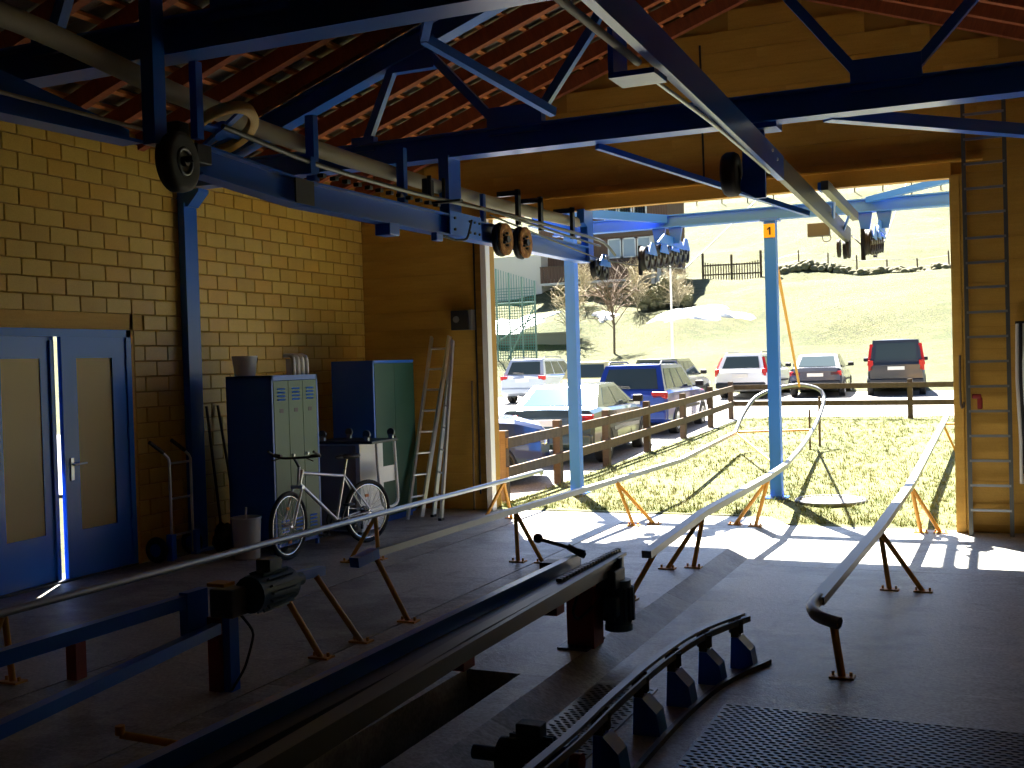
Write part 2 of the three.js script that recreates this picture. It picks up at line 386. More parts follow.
struct('wall_front', prism([[-7.85, -0.35], [3.15, -0.35], [3.15, roofY(3.15) + 0.25], [RIDGE, TOP + 0.25], [-7.85, roofY(-7.85) + 0.25]], 0.24).translate(0, 0, 14), M.block, 'yellow painted end wall behind the camera');

// --- roof: rafters, battens, clay tiles seen from below
const roof = setting('roof', 'gable roof of dark rafters, battens and grey tiles seen from below');
{
  const ang = Math.atan(SL), len = 5.75 / Math.cos(ang);
  const slope = (side, along, up) => { // point on a slope: distance from the ridge, height over the rafters' undersides
    const x = along * Math.cos(ang), y = -along * Math.sin(ang);
    return [RIDGE + side * (x + up * Math.sin(ang)), TOP + y + up * Math.cos(ang)];
  };
  const place = (m, side, along, up, d) => { const [x, y] = slope(side, along, up); m.position.set(x, y, -d); m.rotation.z = -side * ang; return m; };
  const rg = bx(len, 0.15, 0.085), bg = bx(0.05, 0.032, 9.9);
  let nr = 0, nb = 0;
  for (const side of [-1, 1]) {
    for (let d = 12.28; d > 2.4; d -= 0.56) { const m = obj(nr ? 'rafter_' + String(nr).padStart(3, '0') : 'rafter', rg, M.rafter, roof); nr++; place(m, side, len / 2, 0.075, d); }
    for (let a = 0.12; a < len - 0.05; a += 0.255) { const m = obj(nb ? 'batten_' + String(nb).padStart(3, '0') : 'batten', bg, M.batten, roof); nb++; place(m, side, a, 0.166, 7.4); }
  }
  const tg = bx(0.3, 0.016, 0.2), tiles = [];
  for (const side of [-1, 1]) for (let a = 0.25; a < len; a += 0.255) for (let d = 12.2; d > 2.5; d -= 0.207) {
    const [x, y] = slope(side, a, 0.2); const v = new THREE.Vector3(x, y, -d); const p = v.clone().project(camera);
    const vis = Math.abs(p.x) < 1.05 && p.y < 1.05 && p.z < 1;
    tiles.push({ side, a, d, s: (vis ? 0 : 100) + v.distanceTo(camera.position), k: Math.floor(rnd() * 3) });
  }
  tiles.sort((p, q) => p.s - q.s);
  const tm = [M.tile, M.tileB, M.tileC], rest = [];
  tiles.forEach((t, i) => {
    const m = new THREE.Mesh(tg, tm[t.k]); place(m, t.side, t.a, 0.2 + t.k * 0.0015, t.d); m.rotation.z += t.side * 0.05; m.castShadow = m.receiveShadow = true;
    if (i < 300) { m.name = i ? 'tile_' + String(i).padStart(3, '0') : 'tile'; roof.add(m); } else { m.updateMatrix(); rest.push(tg.clone().applyMatrix4(m.matrix)); }
  });
  const o = obj('tiles', rest, M.tileB, roof); o.userData.kind = 'stuff';
  const cov = [];
  for (const side of [-1, 1]) { const g = bx(len + 0.7, 0.05, 27.8); const [x, y] = slope(side, len / 2 + 0.15, 0.26); cov.push(g.rotateZ(-side * ang).translate(x, y, 0.8)); }
  obj('covering', cov, M.covering, roof);
}

// --- double door
const door = setting('door_1', 'blue double door with yellow panels in the side wall, one leaf ajar');
{
  const f = 0.06, X = WL;
  obj('threshold', ex(X - 0.28, X + 0.02, -0.02, 0.018, 6.42, 8.12), M.darkSteel, door);
  obj('door_frame', [ex(X - 0.08, X + 0.015, 0, 2.22, 6.42, 6.42 + f), ex(X - 0.08, X + 0.015, 0, 2.22, 8.12 - f, 8.12), ex(X - 0.08, X + 0.015, 2.15, 2.22, 6.42, 8.12)], M.blueDoor, door);
  const leaf = (w, parent) => { // hinge at the origin, leaf along +z towards the viewer, room side +x
    const s = 0.17, h = 2.14, p0 = 0.42, p1 = 1.95, t = 0.045;
    obj('leaf_frame', [bx(t, h, s, 0, h / 2 + 0.01, s / 2), bx(t, h, s, 0, h / 2 + 0.01, w - s / 2), bx(t, p0, w - 2 * s, 0, p0 / 2 + 0.01, w / 2), bx(t, h - p1, w - 2 * s, 0, (h + p1) / 2 + 0.01, w / 2)], M.blueDoor, parent);
    obj('door_panel', bx(0.02, p1 - p0 + 0.04, w - 2 * s + 0.02, -0.004, (p0 + p1) / 2, w / 2), M.panelYellow, parent);
  };
  const a = new THREE.Group(); a.name = 'door_leaf'; door.add(a); a.position.set(X - 0.025, 0, -(8.12 - f)); leaf(0.775, a);
  const b = new THREE.Group(); b.name = 'door_leaf_001'; door.add(b); b.position.set(X - 0.03, 0, -(6.42 + f)); b.rotation.y = Math.PI + 0.078; leaf(0.785, b);
  const hz = 0.775 - 0.075;
  obj('handle', [rbx(0.012, 0.2, 0.04, 0.004, 0.028, 0.98, hz), rod(new THREE.Vector3(0.03, 1.02, hz), new THREE.Vector3(0.075, 1.02, hz), 0.009), rod(new THREE.Vector3(0.072, 1.02, hz), new THREE.Vector3(0.072, 1.025, hz - 0.13), 0.009)], M.alu, a);
  obj('hinge', [0.35, 1.2, 1.85].map((y) => rod(new THREE.Vector3(0.028, y, 0.0), new THREE.Vector3(0.028, y + 0.1, 0.0), 0.009)), M.blueDoor, a);
  obj('lock_rail', [bx(0.03, 2.1, 0.045, -0.03, 1.07, 0.74)], M.blueDoor, b);
}

// ---------------------------------------------------------------- steel structure of the hall
{
  const c = thing('wall_column', 'blue steel column standing against the block wall beside the sack truck', 'column');
  obj('shaft', ex(-7.53, -7.45, 0, 3.5, 8.83, 9.02), M.blue, c);
  obj('base_plate', ex(-7.54, -7.38, 0, 0.02, 8.8, 9.05), M.blue, c);
  obj('bracket', [prism([[0, 0], [0.14, 0.14], [0.14, 0.17], [-0.19, 0.17], [-0.19, 0]], 0.16).translate(-7.42, 3.46, -9.01)], M.blue, c);
}
function truss(d, label, x0, x1) {
  const t = thing('roof_truss', label, 'roof truss');
  const cy = 3.77, h = 0.22;
  obj('bottom_chord', ibeam(V(x0, cy, d), V(x1, cy, d), h, 0.2, 0.014, 0.008), M.blue, t);
  for (const s of [-1, 1]) {
    const a = V(RIDGE, roofY(RIDGE) - 0.14, d), e = s < 0 ? x0 : x1, b = V(e, roofY(e) - 0.14, d);
    obj('top_chord', ibeam(a, b, 0.2, 0.16, 0.014, 0.008), M.blue, t);
    const web = (xa, ya, xb, yb) => obj('web_bar', bar(V(xa, ya, d), V(xb, yb, d), 0.07, 0.075), M.blue, t);
    const X = (o) => RIDGE + s * o;
    web(X(1.35), 3.95, X(0.82), 4.63); web(X(0.82), 4.63, X(0.35), roofY(X(0.35)) - 0.16);
    web(X(1.75), 3.95, X(2.4), 4.65); web(X(2.4), 4.65, X(2.45), roofY(X(2.45)) - 0.2);
    web(X(3.1), 3.85, X(2.75), 4.6);
    obj('gusset_plate', ex(X(1.55) - 0.26, X(1.55) + 0.26, 3.82, 4.06, d - 0.05, d + 0.05), M.blue, t);
    obj('gusset_plate', ex(X(2.55) - 0.22, X(2.55) + 0.22, 4.5, 4.8, d - 0.045, d + 0.045), M.blue, t);
    obj('gusset_plate', ex(X(3.1) - 0.12, X(3.1) + 0.12, 3.82, 3.95, d - 0.04, d + 0.04), M.blue, t);
  }
  return t;
}
truss(9.0, 'blue steel roof truss spanning the hall on the wall column by the lockers', -7.42, 2.8);
truss(5.25, 'blue steel roof truss above the rubber drive wheel', -7.42, 2.8);
{
  const b = thing('wind_brace', 'slim blue steel brace slanting from the roof truss down to the outgoing overhead rail', 'brace');
  obj('brace_bar', bar(V(-3.16, 3.64, 9.05), V(-1.76, 3.2, 11.3), 0.05, 0.05), M.blue, b);
  const c = thing('wind_brace', 'flat blue steel brace from the truss towards the ladder wall', 'brace');
  obj('brace_bar', bar(V(-1.25, 3.7, 9.12), V(1.7, 3.66, 12.2), 0.11, 0.1), M.blue, c);
  const e = thing('wind_brace', 'pale blue roof brace between the two trusses', 'brace');
  obj('brace_bar', bar(V(-3.72, 4.12, 7.0), V(-3.3, 3.82, 8.4), 0.06, 0.07), M.blueLight, e);
  obj('brace_bar', bar(V(-3.72, 4.12, 7.0), V(-2.7, 4.95, 5.8), 0.06, 0.07), M.blueLight, e);
}

// ---------------------------------------------------------------- overhead rail with tube on the locker side
function bolt(x, y, d, r = 0.012) { return at(disc(r, 0.02, 'x', 8), x, y, d); }
{
  const t = thing('overhead_rail', 'blue overhead carrier rail with pale tube above it, running out over the white door post', 'overhead rail');
  const X = -4.5;
  obj('rail_beam', ibeam(V(X, 3.03, 6.5), V(X, 3.05, 12.35), 0.19, 0.13, 0.014, 0.008), M.blue, t);
  obj('rail_ramp', ibeam(V(X, 3.1, 5.45), V(X, 3.03, 6.52), 0.19, 0.13, 0.014, 0.008), M.blue, t);
  obj('joint_plate', [ex(X + 0.06, X + 0.075, 2.95, 3.12, 6.4, 6.62)], M.darkSteel, t);
  const studs = []; for (let d = 6.6; d < 8.6; d += 0.16) studs.push(rbx(0.05, 0.03, 0.05, 0.005, X + 0.05, 3.185, -d));
  obj('clamp', studs, M.darkSteel, t);
  obj('carrier_tube', pipe([V(-4.62, 3.68, 3.4), V(-4.62, 3.63, 4.4), V(-4.62, 3.53, 5.3), V(-4.62, 3.45, 6.3), V(-4.62, 3.41, 7.8), V(-4.62, 3.4, 10), V(-4.58, 3.43, 12.0), V(-4.57, 3.44, 12.3)], 0.062, 60, 12), M.beige, t);
  obj('upper_guide', pipe([V(-4.4, 3.32, 5.6), V(-4.4, 3.24, 6.6), V(-4.4, 3.22, 8), V(-4.4, 3.25, 10), V(-4.4, 3.24, 12.6), V(-4.38, 3.1, 13.1)], 0.018, 40, 6), M.greySteel, t);
  obj('lower_guide', pipe([V(-4.36, 3.24, 9.2), V(-4.36, 3.2, 10.6), V(-4.36, 3.16, 12.5)], 0.012, 24, 6), M.darkSteel, t);
  const hang = (d, x, y0, y1, w, dp) => obj('hanger', ex(x - w / 2, x + w / 2, y0, y1, d - dp / 2, d + dp / 2), M.blue, t);
  hang(9.0, -4.56, 2.98, 3.68, 0.1, 0.24);
  hang(5.36, -4.4, 3.2, 3.66, 0.05, 0.06); hang(5.06, -4.46, 3.12, 4.35, 0.09, 0.1);
  hang(6.75, -4.52, 3.15, 3.62, 0.07, 0.06); hang(8.05, -4.52, 3.15, 3.6, 0.07, 0.06);
  hang(6.55, -4.42, 3.16, 3.28, 0.08, 0.06); hang(9.6, -4.52, 3.15, 3.42, 0.04, 0.05);
  obj('end_hanger', prism([[-0.13, 0.6], [0.17, 0.6], [0.17, 0], [0.02, 0], [-0.03, 0.4], [-0.13, 0.44]], 0.09).rotateY(Math.PI / 2).translate(-4.55, 2.98, -12.37), M.blue, t);
  obj('hanger_plate', [ex(-4.44, -4.425, 2.95, 3.16, 8.72, 9.35)], M.blueLight, t);
  for (const d of [8.8, 9.1, 9.2, 9.3]) for (const y of [3.0, 3.1]) obj('bolt', bolt(-4.42, y, d), M.darkSteel, t);
  for (const d of [10.35, 10.95, 11.9]) obj('tube_clamp', [ex(-4.5, -4.46, 3.2, 3.56, d - 0.03, d + 0.03), ex(-4.7, -4.46, 3.5, 3.55, d - 0.03, d + 0.03)], M.darkSteel, t);
  // sloping cover on the approach to the drive wheel
  obj('tapered_girder', [prism([[0, 0], [2.0, 0.02], [2.0, 0.1], [0, 0.42]], 0.02).rotateY(Math.PI / 2).translate(-4.8, 3.17, -3.2), bar(V(-4.8, 3.17, 3.2), V(-4.8, 3.2, 5.25), 0.16, 0.02), bar(V(-4.86, 3.26, 3.2), V(-4.86, 3.26, 5.2), 0.05, 0.02)], M.blue, t);
  obj('girder_guide', [rod(V(-4.72, 3.285, 3.2), V(-4.72, 3.275, 5.25), 0.012)], M.beige, t);
  // rubber drive wheel
  const wh = new THREE.Group(); wh.name = 'drive_wheel'; t.add(wh); wh.position.copy(V(-4.42, 3.04, 5.2)); wh.rotation.y = 0.15; wh.userData.label = 'black rubber tyred drive wheel';
  obj('tyre', lathe([[0.09, -0.05], [0.15, -0.055], [0.175, -0.04], [0.18, 0], [0.175, 0.04], [0.15, 0.055], [0.09, 0.05]], 32, 'x'), M.rubber, wh);
  obj('hub', [disc(0.09, 0.07, 'x', 20), new THREE.TorusGeometry(0.075, 0.012, 8, 24).rotateY(Math.PI / 2).translate(0.045, 0, 0), disc(0.028, 0.13, 'x', 12)], M.greySteel, wh);
  // yellow guide disc, tilted
  const gd = new THREE.Group(); gd.name = 'guide_disc'; t.add(gd); gd.position.copy(V(-4.46, 3.31, 5.66)); gd.rotation.set(0.0, 0, 0.55); gd.userData.label = 'worn yellow guide disc lying tilted';
  obj('disc_rim', lathe([[0.19, -0.02], [0.245, -0.03], [0.25, 0.03], [0.19, 0.02], [0.19, -0.02]], 36, 'y'), M.discYellow, gd);
  obj('disc_spokes', [bx(0.4, 0.02, 0.05), bx(0.05, 0.02, 0.4), disc(0.06, 0.06, 'y', 14)], M.blue, gd);
  // two rusty pulleys
  for (const [d, y] of [[9.72, 2.99], [10.2, 3.0]]) {
    const p = new THREE.Group(); p.name = 'rusty_pulley'; t.add(p); p.position.copy(V(-4.36, y, d));
    obj('pulley_tyre', lathe([[0.11, -0.035], [0.155, -0.035], [0.165, 0], [0.155, 0.02], [0.11, 0.02]], 28, 'x').translate(-0.03, 0, 0), M.rubber, p);
    obj('pulley_face', lathe([[0.02, -0.01], [0.08, 0.0], [0.1, 0.012], [0.155, 0.012], [0.155, -0.012], [0.02, -0.014]], 28, 'x').translate(0.015, 0, 0), M.rust, p);
    obj('pulley_hub', [disc(0.035, 0.1, 'x', 12), ...[0, 1, 2, 3, 4].map((k) => at(disc(0.012, 0.06, 'x', 8), 0.01, 0.06 * Math.sin(k * 1.257), 0.06 * Math.cos(k * 1.257)))], M.darkSteel, p);
  }
  obj('bearing_block', [rbx(0.2, 0.12, 0.14, 0.01, -4.5, 3.12, -5.42), rbx(0.1, 0.2, 0.1, 0.01, -4.5, 3.2, -5.3), rod(V(-4.5, 3.05, 5.2), V(-4.3, 3.05, 5.2), 0.02)], M.darkSteel, t);
  obj('switch_gear', [rbx(0.05, 0.16, 0.14, 0.01, -4.44, 3.3, -8.35), rod(V(-4.4, 3.22, 8.3), V(-4.4, 3.4, 8.3), 0.02), rod(V(-4.42, 3.25, 8.6), V(-4.42, 3.42, 8.6), 0.015), bx(0.3, 0.02, 0.06, -4.35, 3.2, -8.5)], M.darkSteel, t);
  obj('under_box', rbx(0.14, 0.1, 0.16, 0.01, -4.5, 2.9, -7.75), M.blue, t); obj('under_box', rbx(0.06, 0.07, 0.12, 0.01, -4.42, 2.9, -8.45), M.blue, t);
  obj('cable', pipe([V(-4.4, 2.92, 8.5), V(-4.4, 2.9, 8.75), V(-4.38, 2.93, 8.95), V(-4.36, 3.1, 9.02)], 0.01, 20, 6), M.rubber, t);
}
function sheave(parent, x, y, d, r = 0.13) {
  const s = new THREE.Group(); s.name = 'sheave'; parent.add(s); s.position.copy(V(x, y, d));
  obj('liner', lathe([[r * 0.72, -0.03], [r, -0.035], [r * 0.9, -0.008], [r * 0.9, 0.008], [r, 0.035], [r * 0.72, 0.03], [r * 0.72, -0.03]], 24, 'x'), M.rubber, s);
  obj('wheel_disc', [disc(r * 0.74, 0.03, 'x', 20), disc(0.03, 0.09, 'x', 10)], M.greySteel, s);
  return s;
}
{
  const t = thing('sheave_bogie', 'small two-sheave bogie at the end of the blue overhead rail', 'sheave bogie');
  obj('rocker', prism([[-0.2, 0], [0.2, 0], [0.17, 0.06], [0.06, 0.14], [-0.06, 0.14], [-0.17, 0.06]], 0.02).rotateY(Math.PI / 2).translate(-4.36, 2.93, -12.62), M.blueLight, t);
  sheave(t, -4.42, 2.9, 12.48, 0.11); sheave(t, -4.42, 2.88, 12.76, 0.11);
  obj('pivot_bolt', [at(disc(0.025, 0.05, 'x', 10), -4.34, 3.03, 12.57), at(disc(0.025, 0.05, 'x', 10), -4.34, 3.03, 12.67), rod(V(-4.45, 3.0, 12.3), V(-4.45, 3.0, 12.62), 0.03)], M.galv, t);
}
// ---------------------------------------------------------------- overhead rail on the ladder side
{
  const t = thing('overhead_rail', 'dark blue overhead rail pointing out through the opening above the numbered post', 'overhead rail');
  const X = -1.72;
  obj('rail_beam', [bar(V(X + 0.02, 3.605, 3.2), V(X + 0.02, 3.39, 9.6), 0.03, 0.2), bar(V(X + 0.008, 3.51, 3.2), V(X + 0.008, 3.295, 9.6), 0.055, 0.012), bar(V(X + 0.008, 3.7, 3.2), V(X + 0.008, 3.485, 9.6), 0.055, 0.012)], M.blue, t);
  obj('rail_nose', [bar(V(X + 0.02, 3.39, 9.6), V(X + 0.02, 3.23, 14.1), 0.025, 0.19), bar(V(X + 0.01, 3.3, 9.6), V(X + 0.01, 3.14, 14.1), 0.05, 0.012)], M.greySteel, t);
  obj('side_tube', pipe([V(-1.86, 3.55, 3.2), V(-1.86, 3.49, 4.7), V(-1.84, 3.46, 6.0)], 0.022, 20, 8), M.beige, t);
  obj('stirrup', [ex(-1.95, -1.92, 3.36, 3.62, 5.8, 6.05), ex(-1.95, -1.69, 3.34, 3.37, 5.8, 6.05)], M.blue, t);
  obj('guide_rod', pipe([V(-1.76, 3.36, 6.0), V(-1.74, 3.35, 7.4), V(-1.73, 3.3, 9.2)], 0.013, 20, 6), M.galv, t);
  obj('hanger_plate', [prism([[-0.24, 0.08], [-0.1, 0], [-0.02, 0], [-0.02, 0.6], [-0.2, 0.6], [-0.2, 0.2]], 0.04).translate(X, 3.08, -9.1), ex(X - 0.28, X + 0.1, 3.62, 3.68, 8.95, 9.2)], M.blue, t);
  obj('drive_tyre', at(lathe([[0.08, -0.06], [0.16, -0.06], [0.18, -0.03], [0.18, 0.03], [0.16, 0.06], [0.08, 0.06], [0.08, -0.06]], 28, 'x'), X - 0.28, 3.28, 9.0), M.rubber, t);
  obj('tyre_hub', at(disc(0.085, 0.09, 'x', 16), X - 0.28, 3.28, 9.0), M.darkSteel, t);
  obj('outer_tube', [bar(V(-1.55, 3.42, 11.0), V(-1.55, 3.38, 13.4), 0.07, 0.09)], M.greySteel, t);
  obj('tube_brace', [rod(V(-1.57, 3.38, 11.8), V(-1.69, 3.3, 12.6), 0.02), rbx(0.12, 0.08, 0.2, 0.01, -1.6, 3.46, -11.4), rod(V(-1.55, 3.36, 12.9), V(-1.7, 3.24, 13.5), 0.015)], M.blue, t);
  obj('nose_sheave', [at(disc(0.11, 0.03, 'x', 20), X + 0.02, 3.06, 13.95), at(disc(0.11, 0.03, 'x', 20), X - 0.03, 3.06, 14.0), at(disc(0.11, 0.03, 'x', 20), X - 0.08, 3.07, 13.85)], M.rubber, t);
  for (const [dx, y, d] of [[0.035, 3.42, 9.3], [0.03, 3.36, 11], [0.03, 3.32, 12.4], [0.035, 3.46, 9.1]]) obj('bolt', bolt(X + dx, y, d), M.alu, t);
  const k = thing('switch_box', 'small grey switch box hanging under the outgoing overhead rail', 'box');
  obj('case', rbx(0.26, 0.16, 0.1, 0.008, -2.02, 3.3, -13.78), M.greySteel, k);
  obj('ring', new THREE.TorusGeometry(0.05, 0.006, 6, 20).translate(-1.93, 3.2, -13.76), M.galv, k);
}
// ---------------------------------------------------------------- portal frame outside
{
  const t = thing('portal_frame', 'sky-blue steel portal frame standing on the lawn outside the opening', 'steel frame');
  const D = 13.9;
  obj('post', ex(-5.34, -5.2, -0.1, 3.5, D - 0.07, D + 0.07), M.blueLight, t);
  obj('post', ex(-2.69, -2.55, -0.1, 3.48, D - 0.07, D + 0.07), M.blueLight, t);
  obj('post', ex(0.55, 0.69, -0.1, 3.48, D - 0.07, D + 0.07), M.blueLight, t);
  obj('cross_beam', ibeam(V(-5.5, 3.56, D), V(1.2, 3.56, D), 0.16, 0.14, 0.014, 0.008), M.blueLight, t);
  obj('side_beam', ibeam(V(-5.27, 3.55, 12.6), V(-5.27, 3.55, D), 0.15, 0.12, 0.014, 0.008), M.blueLight, t);
  obj('side_beam', ibeam(V(0.62, 3.55, 12.6), V(0.62, 3.55, D), 0.15, 0.12, 0.014, 0.008), M.blueLight, t);
  obj('plan_brace', bar(V(-3.95, 3.59, D - 0.05), V(-4.9, 3.62, 12.6), 0.1, 0.1), M.blueLight, t);
  obj('plan_brace', bar(V(-1.45, 3.62, D - 0.05), V(-0.3, 3.64, 12.6), 0.08, 0.07), M.blueLight, t);
  for (const x of [-2.62, -5.27, 0.62]) { obj('post_head', ex(x - 0.11, x + 0.11, 3.46, 3.5, D - 0.1, D + 0.1), M.blue, t); obj('base_plate', ex(x - 0.14, x + 0.14, -0.02, 0.045, D - 0.14, D + 0.14), M.blue, t); }
}
{
  const font = await new FontLoader().loadAsync('fonts/droid/droid_sans_bold.typeface.json');
  const t = thing('number_sign', 'small yellow sign with a black number 1 on the blue post', 'sign');
  obj('plate', rbx(0.14, 0.17, 0.012, 0.004, -2.62, 3.34, -13.815), std({ color: 0xf0b428, roughness: 0.5 }), t);
  obj('numeral', new TextGeometry('1', { font, size: 0.095, depth: 0.004, curveSegments: 4 }).translate(-2.655, 3.29, -13.808), M.black, t);
}
function battery(label, x, d0, n, rise, step) {
  const t = thing('sheave_battery', label, 'sheaves', 'sheave batteries under the sky-blue beam');
  const yy = (k) => 3.13 + rise * (k - (n - 1) / 2) * step;
  for (let k = 0; k < n; k++) sheave(t, x, yy(k), d0 + k * step, 0.15);
  const mid = d0 + (n - 1) * step / 2;
  for (let k = 0; k < n; k += 2) obj('rocker', prism([[-0.06, -0.02], [step + 0.06, -0.02], [step / 2 + 0.06, 0.13], [step / 2 - 0.06, 0.13]], 0.016).rotateY(Math.PI / 2).rotateX(0).translate(x + 0.05, yy(k) + 0.07, -(d0 + k * step)), M.blueLight, t);
  const l = (n - 1) * step;
  obj('main_rocker', prism([[-l * 0.35, 0.1], [l * 0.35, 0.1], [l * 0.2, 0.22], [-l * 0.2, 0.22]], 0.018).rotateY(Math.PI / 2).translate(x + 0.075, 3.14, -mid), M.blueLight, t);
  obj('hanger', [prism([[-0.09, 0], [0.09, 0], [0.05, -0.22], [-0.05, -0.22]], 0.05).translate(x - 0.1, 3.5, -13.95), prism([[-0.09, 0], [0.09, 0], [0.05, -0.22], [-0.05, -0.22]], 0.05).translate(x + 0.12, 3.5, -13.95)], M.blue, t);
  obj('rope_catcher', [0, 1].map((k) => bar(V(x - 0.06, yy(k * (n - 1)) + 0.16, d0 + k * l), V(x - 0.06, yy(k * (n - 1)) - 0.2, d0 + k * l), 0.02, 0.05)), M.darkSteel, t);
  return t;
}
battery('long sheave battery under the sky-blue beam beside the chalet', -3.95, 12.95, 8, 0.12, 0.26);
battery('sheave battery under the sky-blue beam by the grass bank, seen nearly end-on', -1.4, 13.3, 6, 0.1, 0.26);
{
  const r = tag(obj('haul_rope', pipe([V(-4.4, 3.2, 9.5), V(-4.42, 3.0, 12.9), V(-3.98, 2.93, 13.0), V(-3.95, 3.02, 14.8), V(-3.9, 5.3, 22), V(-3.6, 17, 60), V(-3.4, 31, 105)], 0.009, 160, 6, 0), M.greySteel), 'thin steel haul rope leaving over the long sheave battery', 'rope');
  const q = tag(obj('haul_rope', pipe([V(-1.66, 3.22, 13.95), V(-1.4, 2.95, 13.5), V(-1.4, 3.0, 14.4), V(-1.45, 6.0, 24), V(-1.6, 17, 60), V(-1.7, 31, 105)], 0.009, 160, 6, 0), M.greySteel), 'thin steel haul rope running over the end-on sheave battery', 'rope');
}
// ---------------------------------------------------------------- guide rails on slanted legs
function leg(t, top, foot, r = 0.02, mat = M.legYellow) {
  obj('leg', [rod(top, foot, r, r, 8), bx(0.14, 0.012, 0.09, foot.x, foot.y + 0.006, foot.z), ...[-0.05, 0.05].map((o) => new THREE.CylinderGeometry(0.01, 0.01, 0.03, 6).translate(foot.x + o, foot.y + 0.02, foot.z))], mat, t);
}
{ // rail along the lockers
  const t = thing('guide_rail', 'long straight grey guide rail passing in front of the bicycle', 'guide rail');
  const X = -5.3, Y = 0.45;
  obj('rail', [rod(V(X, Y, 3.2), V(X, Y, 12.3), 0.026, 0.026, 14), pipe([V(X, Y, 12.28), V(X - 0.01, Y, 12.7), V(X - 0.06, Y - 0.02, 12.9), V(X - 0.12, Y - 0.06, 13.02)], 0.026, 16, 10)], M.galv, t);
  leg(t, V(X, Y - 0.02, 11.6), V(-5.52, 0, 11.5)); leg(t, V(X, Y - 0.02, 11.6), V(-5.28, 0, 11.75));
  leg(t, V(X, Y - 0.02, 8.75), V(-5.6, 0, 8.75)); leg(t, V(X, Y - 0.02, 8.75), V(-5.4, 0, 8.95));
  obj('post', ex(-5.13, -5.05, 0, 0.26, 4.9, 4.98), M.red, t);
  leg(t, V(X, Y - 0.02, 4.6), V(-5.42, 0, 4.5)); leg(t, V(X, Y - 0.02, 4.62), V(-5.4, 0, 4.75));
}
{ // loop rail
  const t = thing('guide_rail', 'grey guide rail looping round on the lawn and back to the platform edge', 'guide rail');
  const a = -4.12, Y = 0.48;
  obj('rail', [bar(V(a, Y, 6.7), V(-4.1, Y, 8.0), 0.06, 0.05), bar(V(-4.1, Y, 8.0), V(-3.92, 0.49, 11.4), 0.06, 0.05), bar(V(-3.92, 0.49, 11.4), V(-3.84, 0.49, 13.9), 0.06, 0.05), bar(V(-3.84, 0.49, 13.9), V(-4.3, 0.49, 19.2), 0.06, 0.05),
    pipe([V(-4.3, 0.49, 19.15), V(-4.28, 0.73, 19.6), V(-4.12, 1.05, 20), V(-3.82, 1.2, 20.3), V(-3.41, 1.26, 20.5), V(-3.08, 1.18, 20.5), V(-2.97, 1.02, 20.4), V(-2.98, 0.76, 20), V(-3.0, 0.54, 19.3), V(-2.72, 0.47, 16.4), V(-2.42, 0.49, 13.4)], 0.034, 90, 10, 0.4),
    bar(V(-2.42, 0.49, 13.45), V(-2.31, 0.52, 11.7), 0.065, 0.055), bar(V(-2.31, 0.52, 11.7), V(-2.37, 0.48, 9.25), 0.07, 0.055), bar(V(-2.37, 0.48, 9.25), V(-2.43, 0.37, 7.8), 0.075, 0.055)], M.railSteel, t);
  obj('rail_end', [bar(V(a, Y, 6.78), V(a - 0.03, Y - 0.03, 6.55), 0.08, 0.07)], M.blue, t);
  leg(t, V(-4.05, 0.46, 9.1), V(-4.07, 0, 9.17)); leg(t, V(-4.05, 0.46, 9.1), V(-3.83, 0, 9.18));
  leg(t, V(-3.9, 0.47, 11.5), V(-3.72, 0, 11.5)); leg(t, V(-3.9, 0.47, 11.5), V(-3.53, 0, 11.65));
  leg(t, V(-4.12, 0.46, 6.78), V(-3.88, 0, 6.81));
  leg(t, V(-2.31, 0.5, 11.8), V(-2.68, 0, 11.8)); leg(t, V(-2.31, 0.5, 11.8), V(-2.45, 0, 11.75));
  leg(t, V(-2.37, 0.46, 9.2), V(-2.68, 0, 9.19)); leg(t, V(-2.37, 0.46, 9.25), V(-2.48, 0, 9.3));
  leg(t, V(-2.42, 0.36, 8.0), V(-2.62, 0, 7.93));
  obj('tie_bar', [rod(V(-4.3, 0.49, 19.2), V(-3.02, 0.52, 19.3), 0.018)], M.legYellow, t);
  obj('tie_bar', [rod(V(-4.3, 0.48, 19.2), V(-2.86, 0.3, 15.2), 0.018)], M.legYellow, t);
  obj('stake', [rod(V(-3.14, 0.08, 19.8), V(-3.14, 0.85, 19.8), 0.018), rod(V(-3.05, 0.1, 20.3), V(-3.04, 1.05, 20.3), 0.022)], M.brown, t);
}
{
  const t = thing('guide_rail', 'straight grey guide rail with a bent end nearest the ladder wall', 'guide rail');
  const X = -0.97, Y = 0.42, F = -0.08;
  obj('rail', [bar(V(-1.05, 0.33, 6.75), V(-0.94, 0.4, 9.2), 0.08, 0.05), bar(V(-0.94, 0.4, 9.2), V(-0.92, 0.42, 12.2), 0.08, 0.05), bar(V(-0.92, 0.42, 12.2), V(-0.95, 0.65, 21), 0.08, 0.05)], M.railSteel, t);
  obj('bent_end', [pipe([V(-1.05, 0.332, 6.82), V(-1.06, 0.325, 6.64), V(-1.03, 0.31, 6.52), V(-0.97, 0.295, 6.46), V(-0.88, 0.28, 6.43)], 0.038, 24, 8, 0.5)], M.railSteel, t);
  leg(t, V(-0.92, 0.28, 6.45), V(-0.9, F, 6.62), 0.024);
  leg(t, V(-0.93, 0.38, 9.2), V(-0.87, F, 9.19)); leg(t, V(-0.93, 0.38, 9.2), V(-0.62, F, 9.19));
  leg(t, V(-0.91, 0.4, 12.15), V(-0.83, F, 12.2)); leg(t, V(-0.91, 0.4, 12.15), V(-0.64, F, 12.22));
  leg(t, V(-0.95, 0.6, 19.5), V(-0.75, 0.1, 19.6)); obj('tie_bar', rod(V(-0.95, 0.6, 19.5), V(-0.5, 0.6, 19.5), 0.018), M.legYellow, t);
}
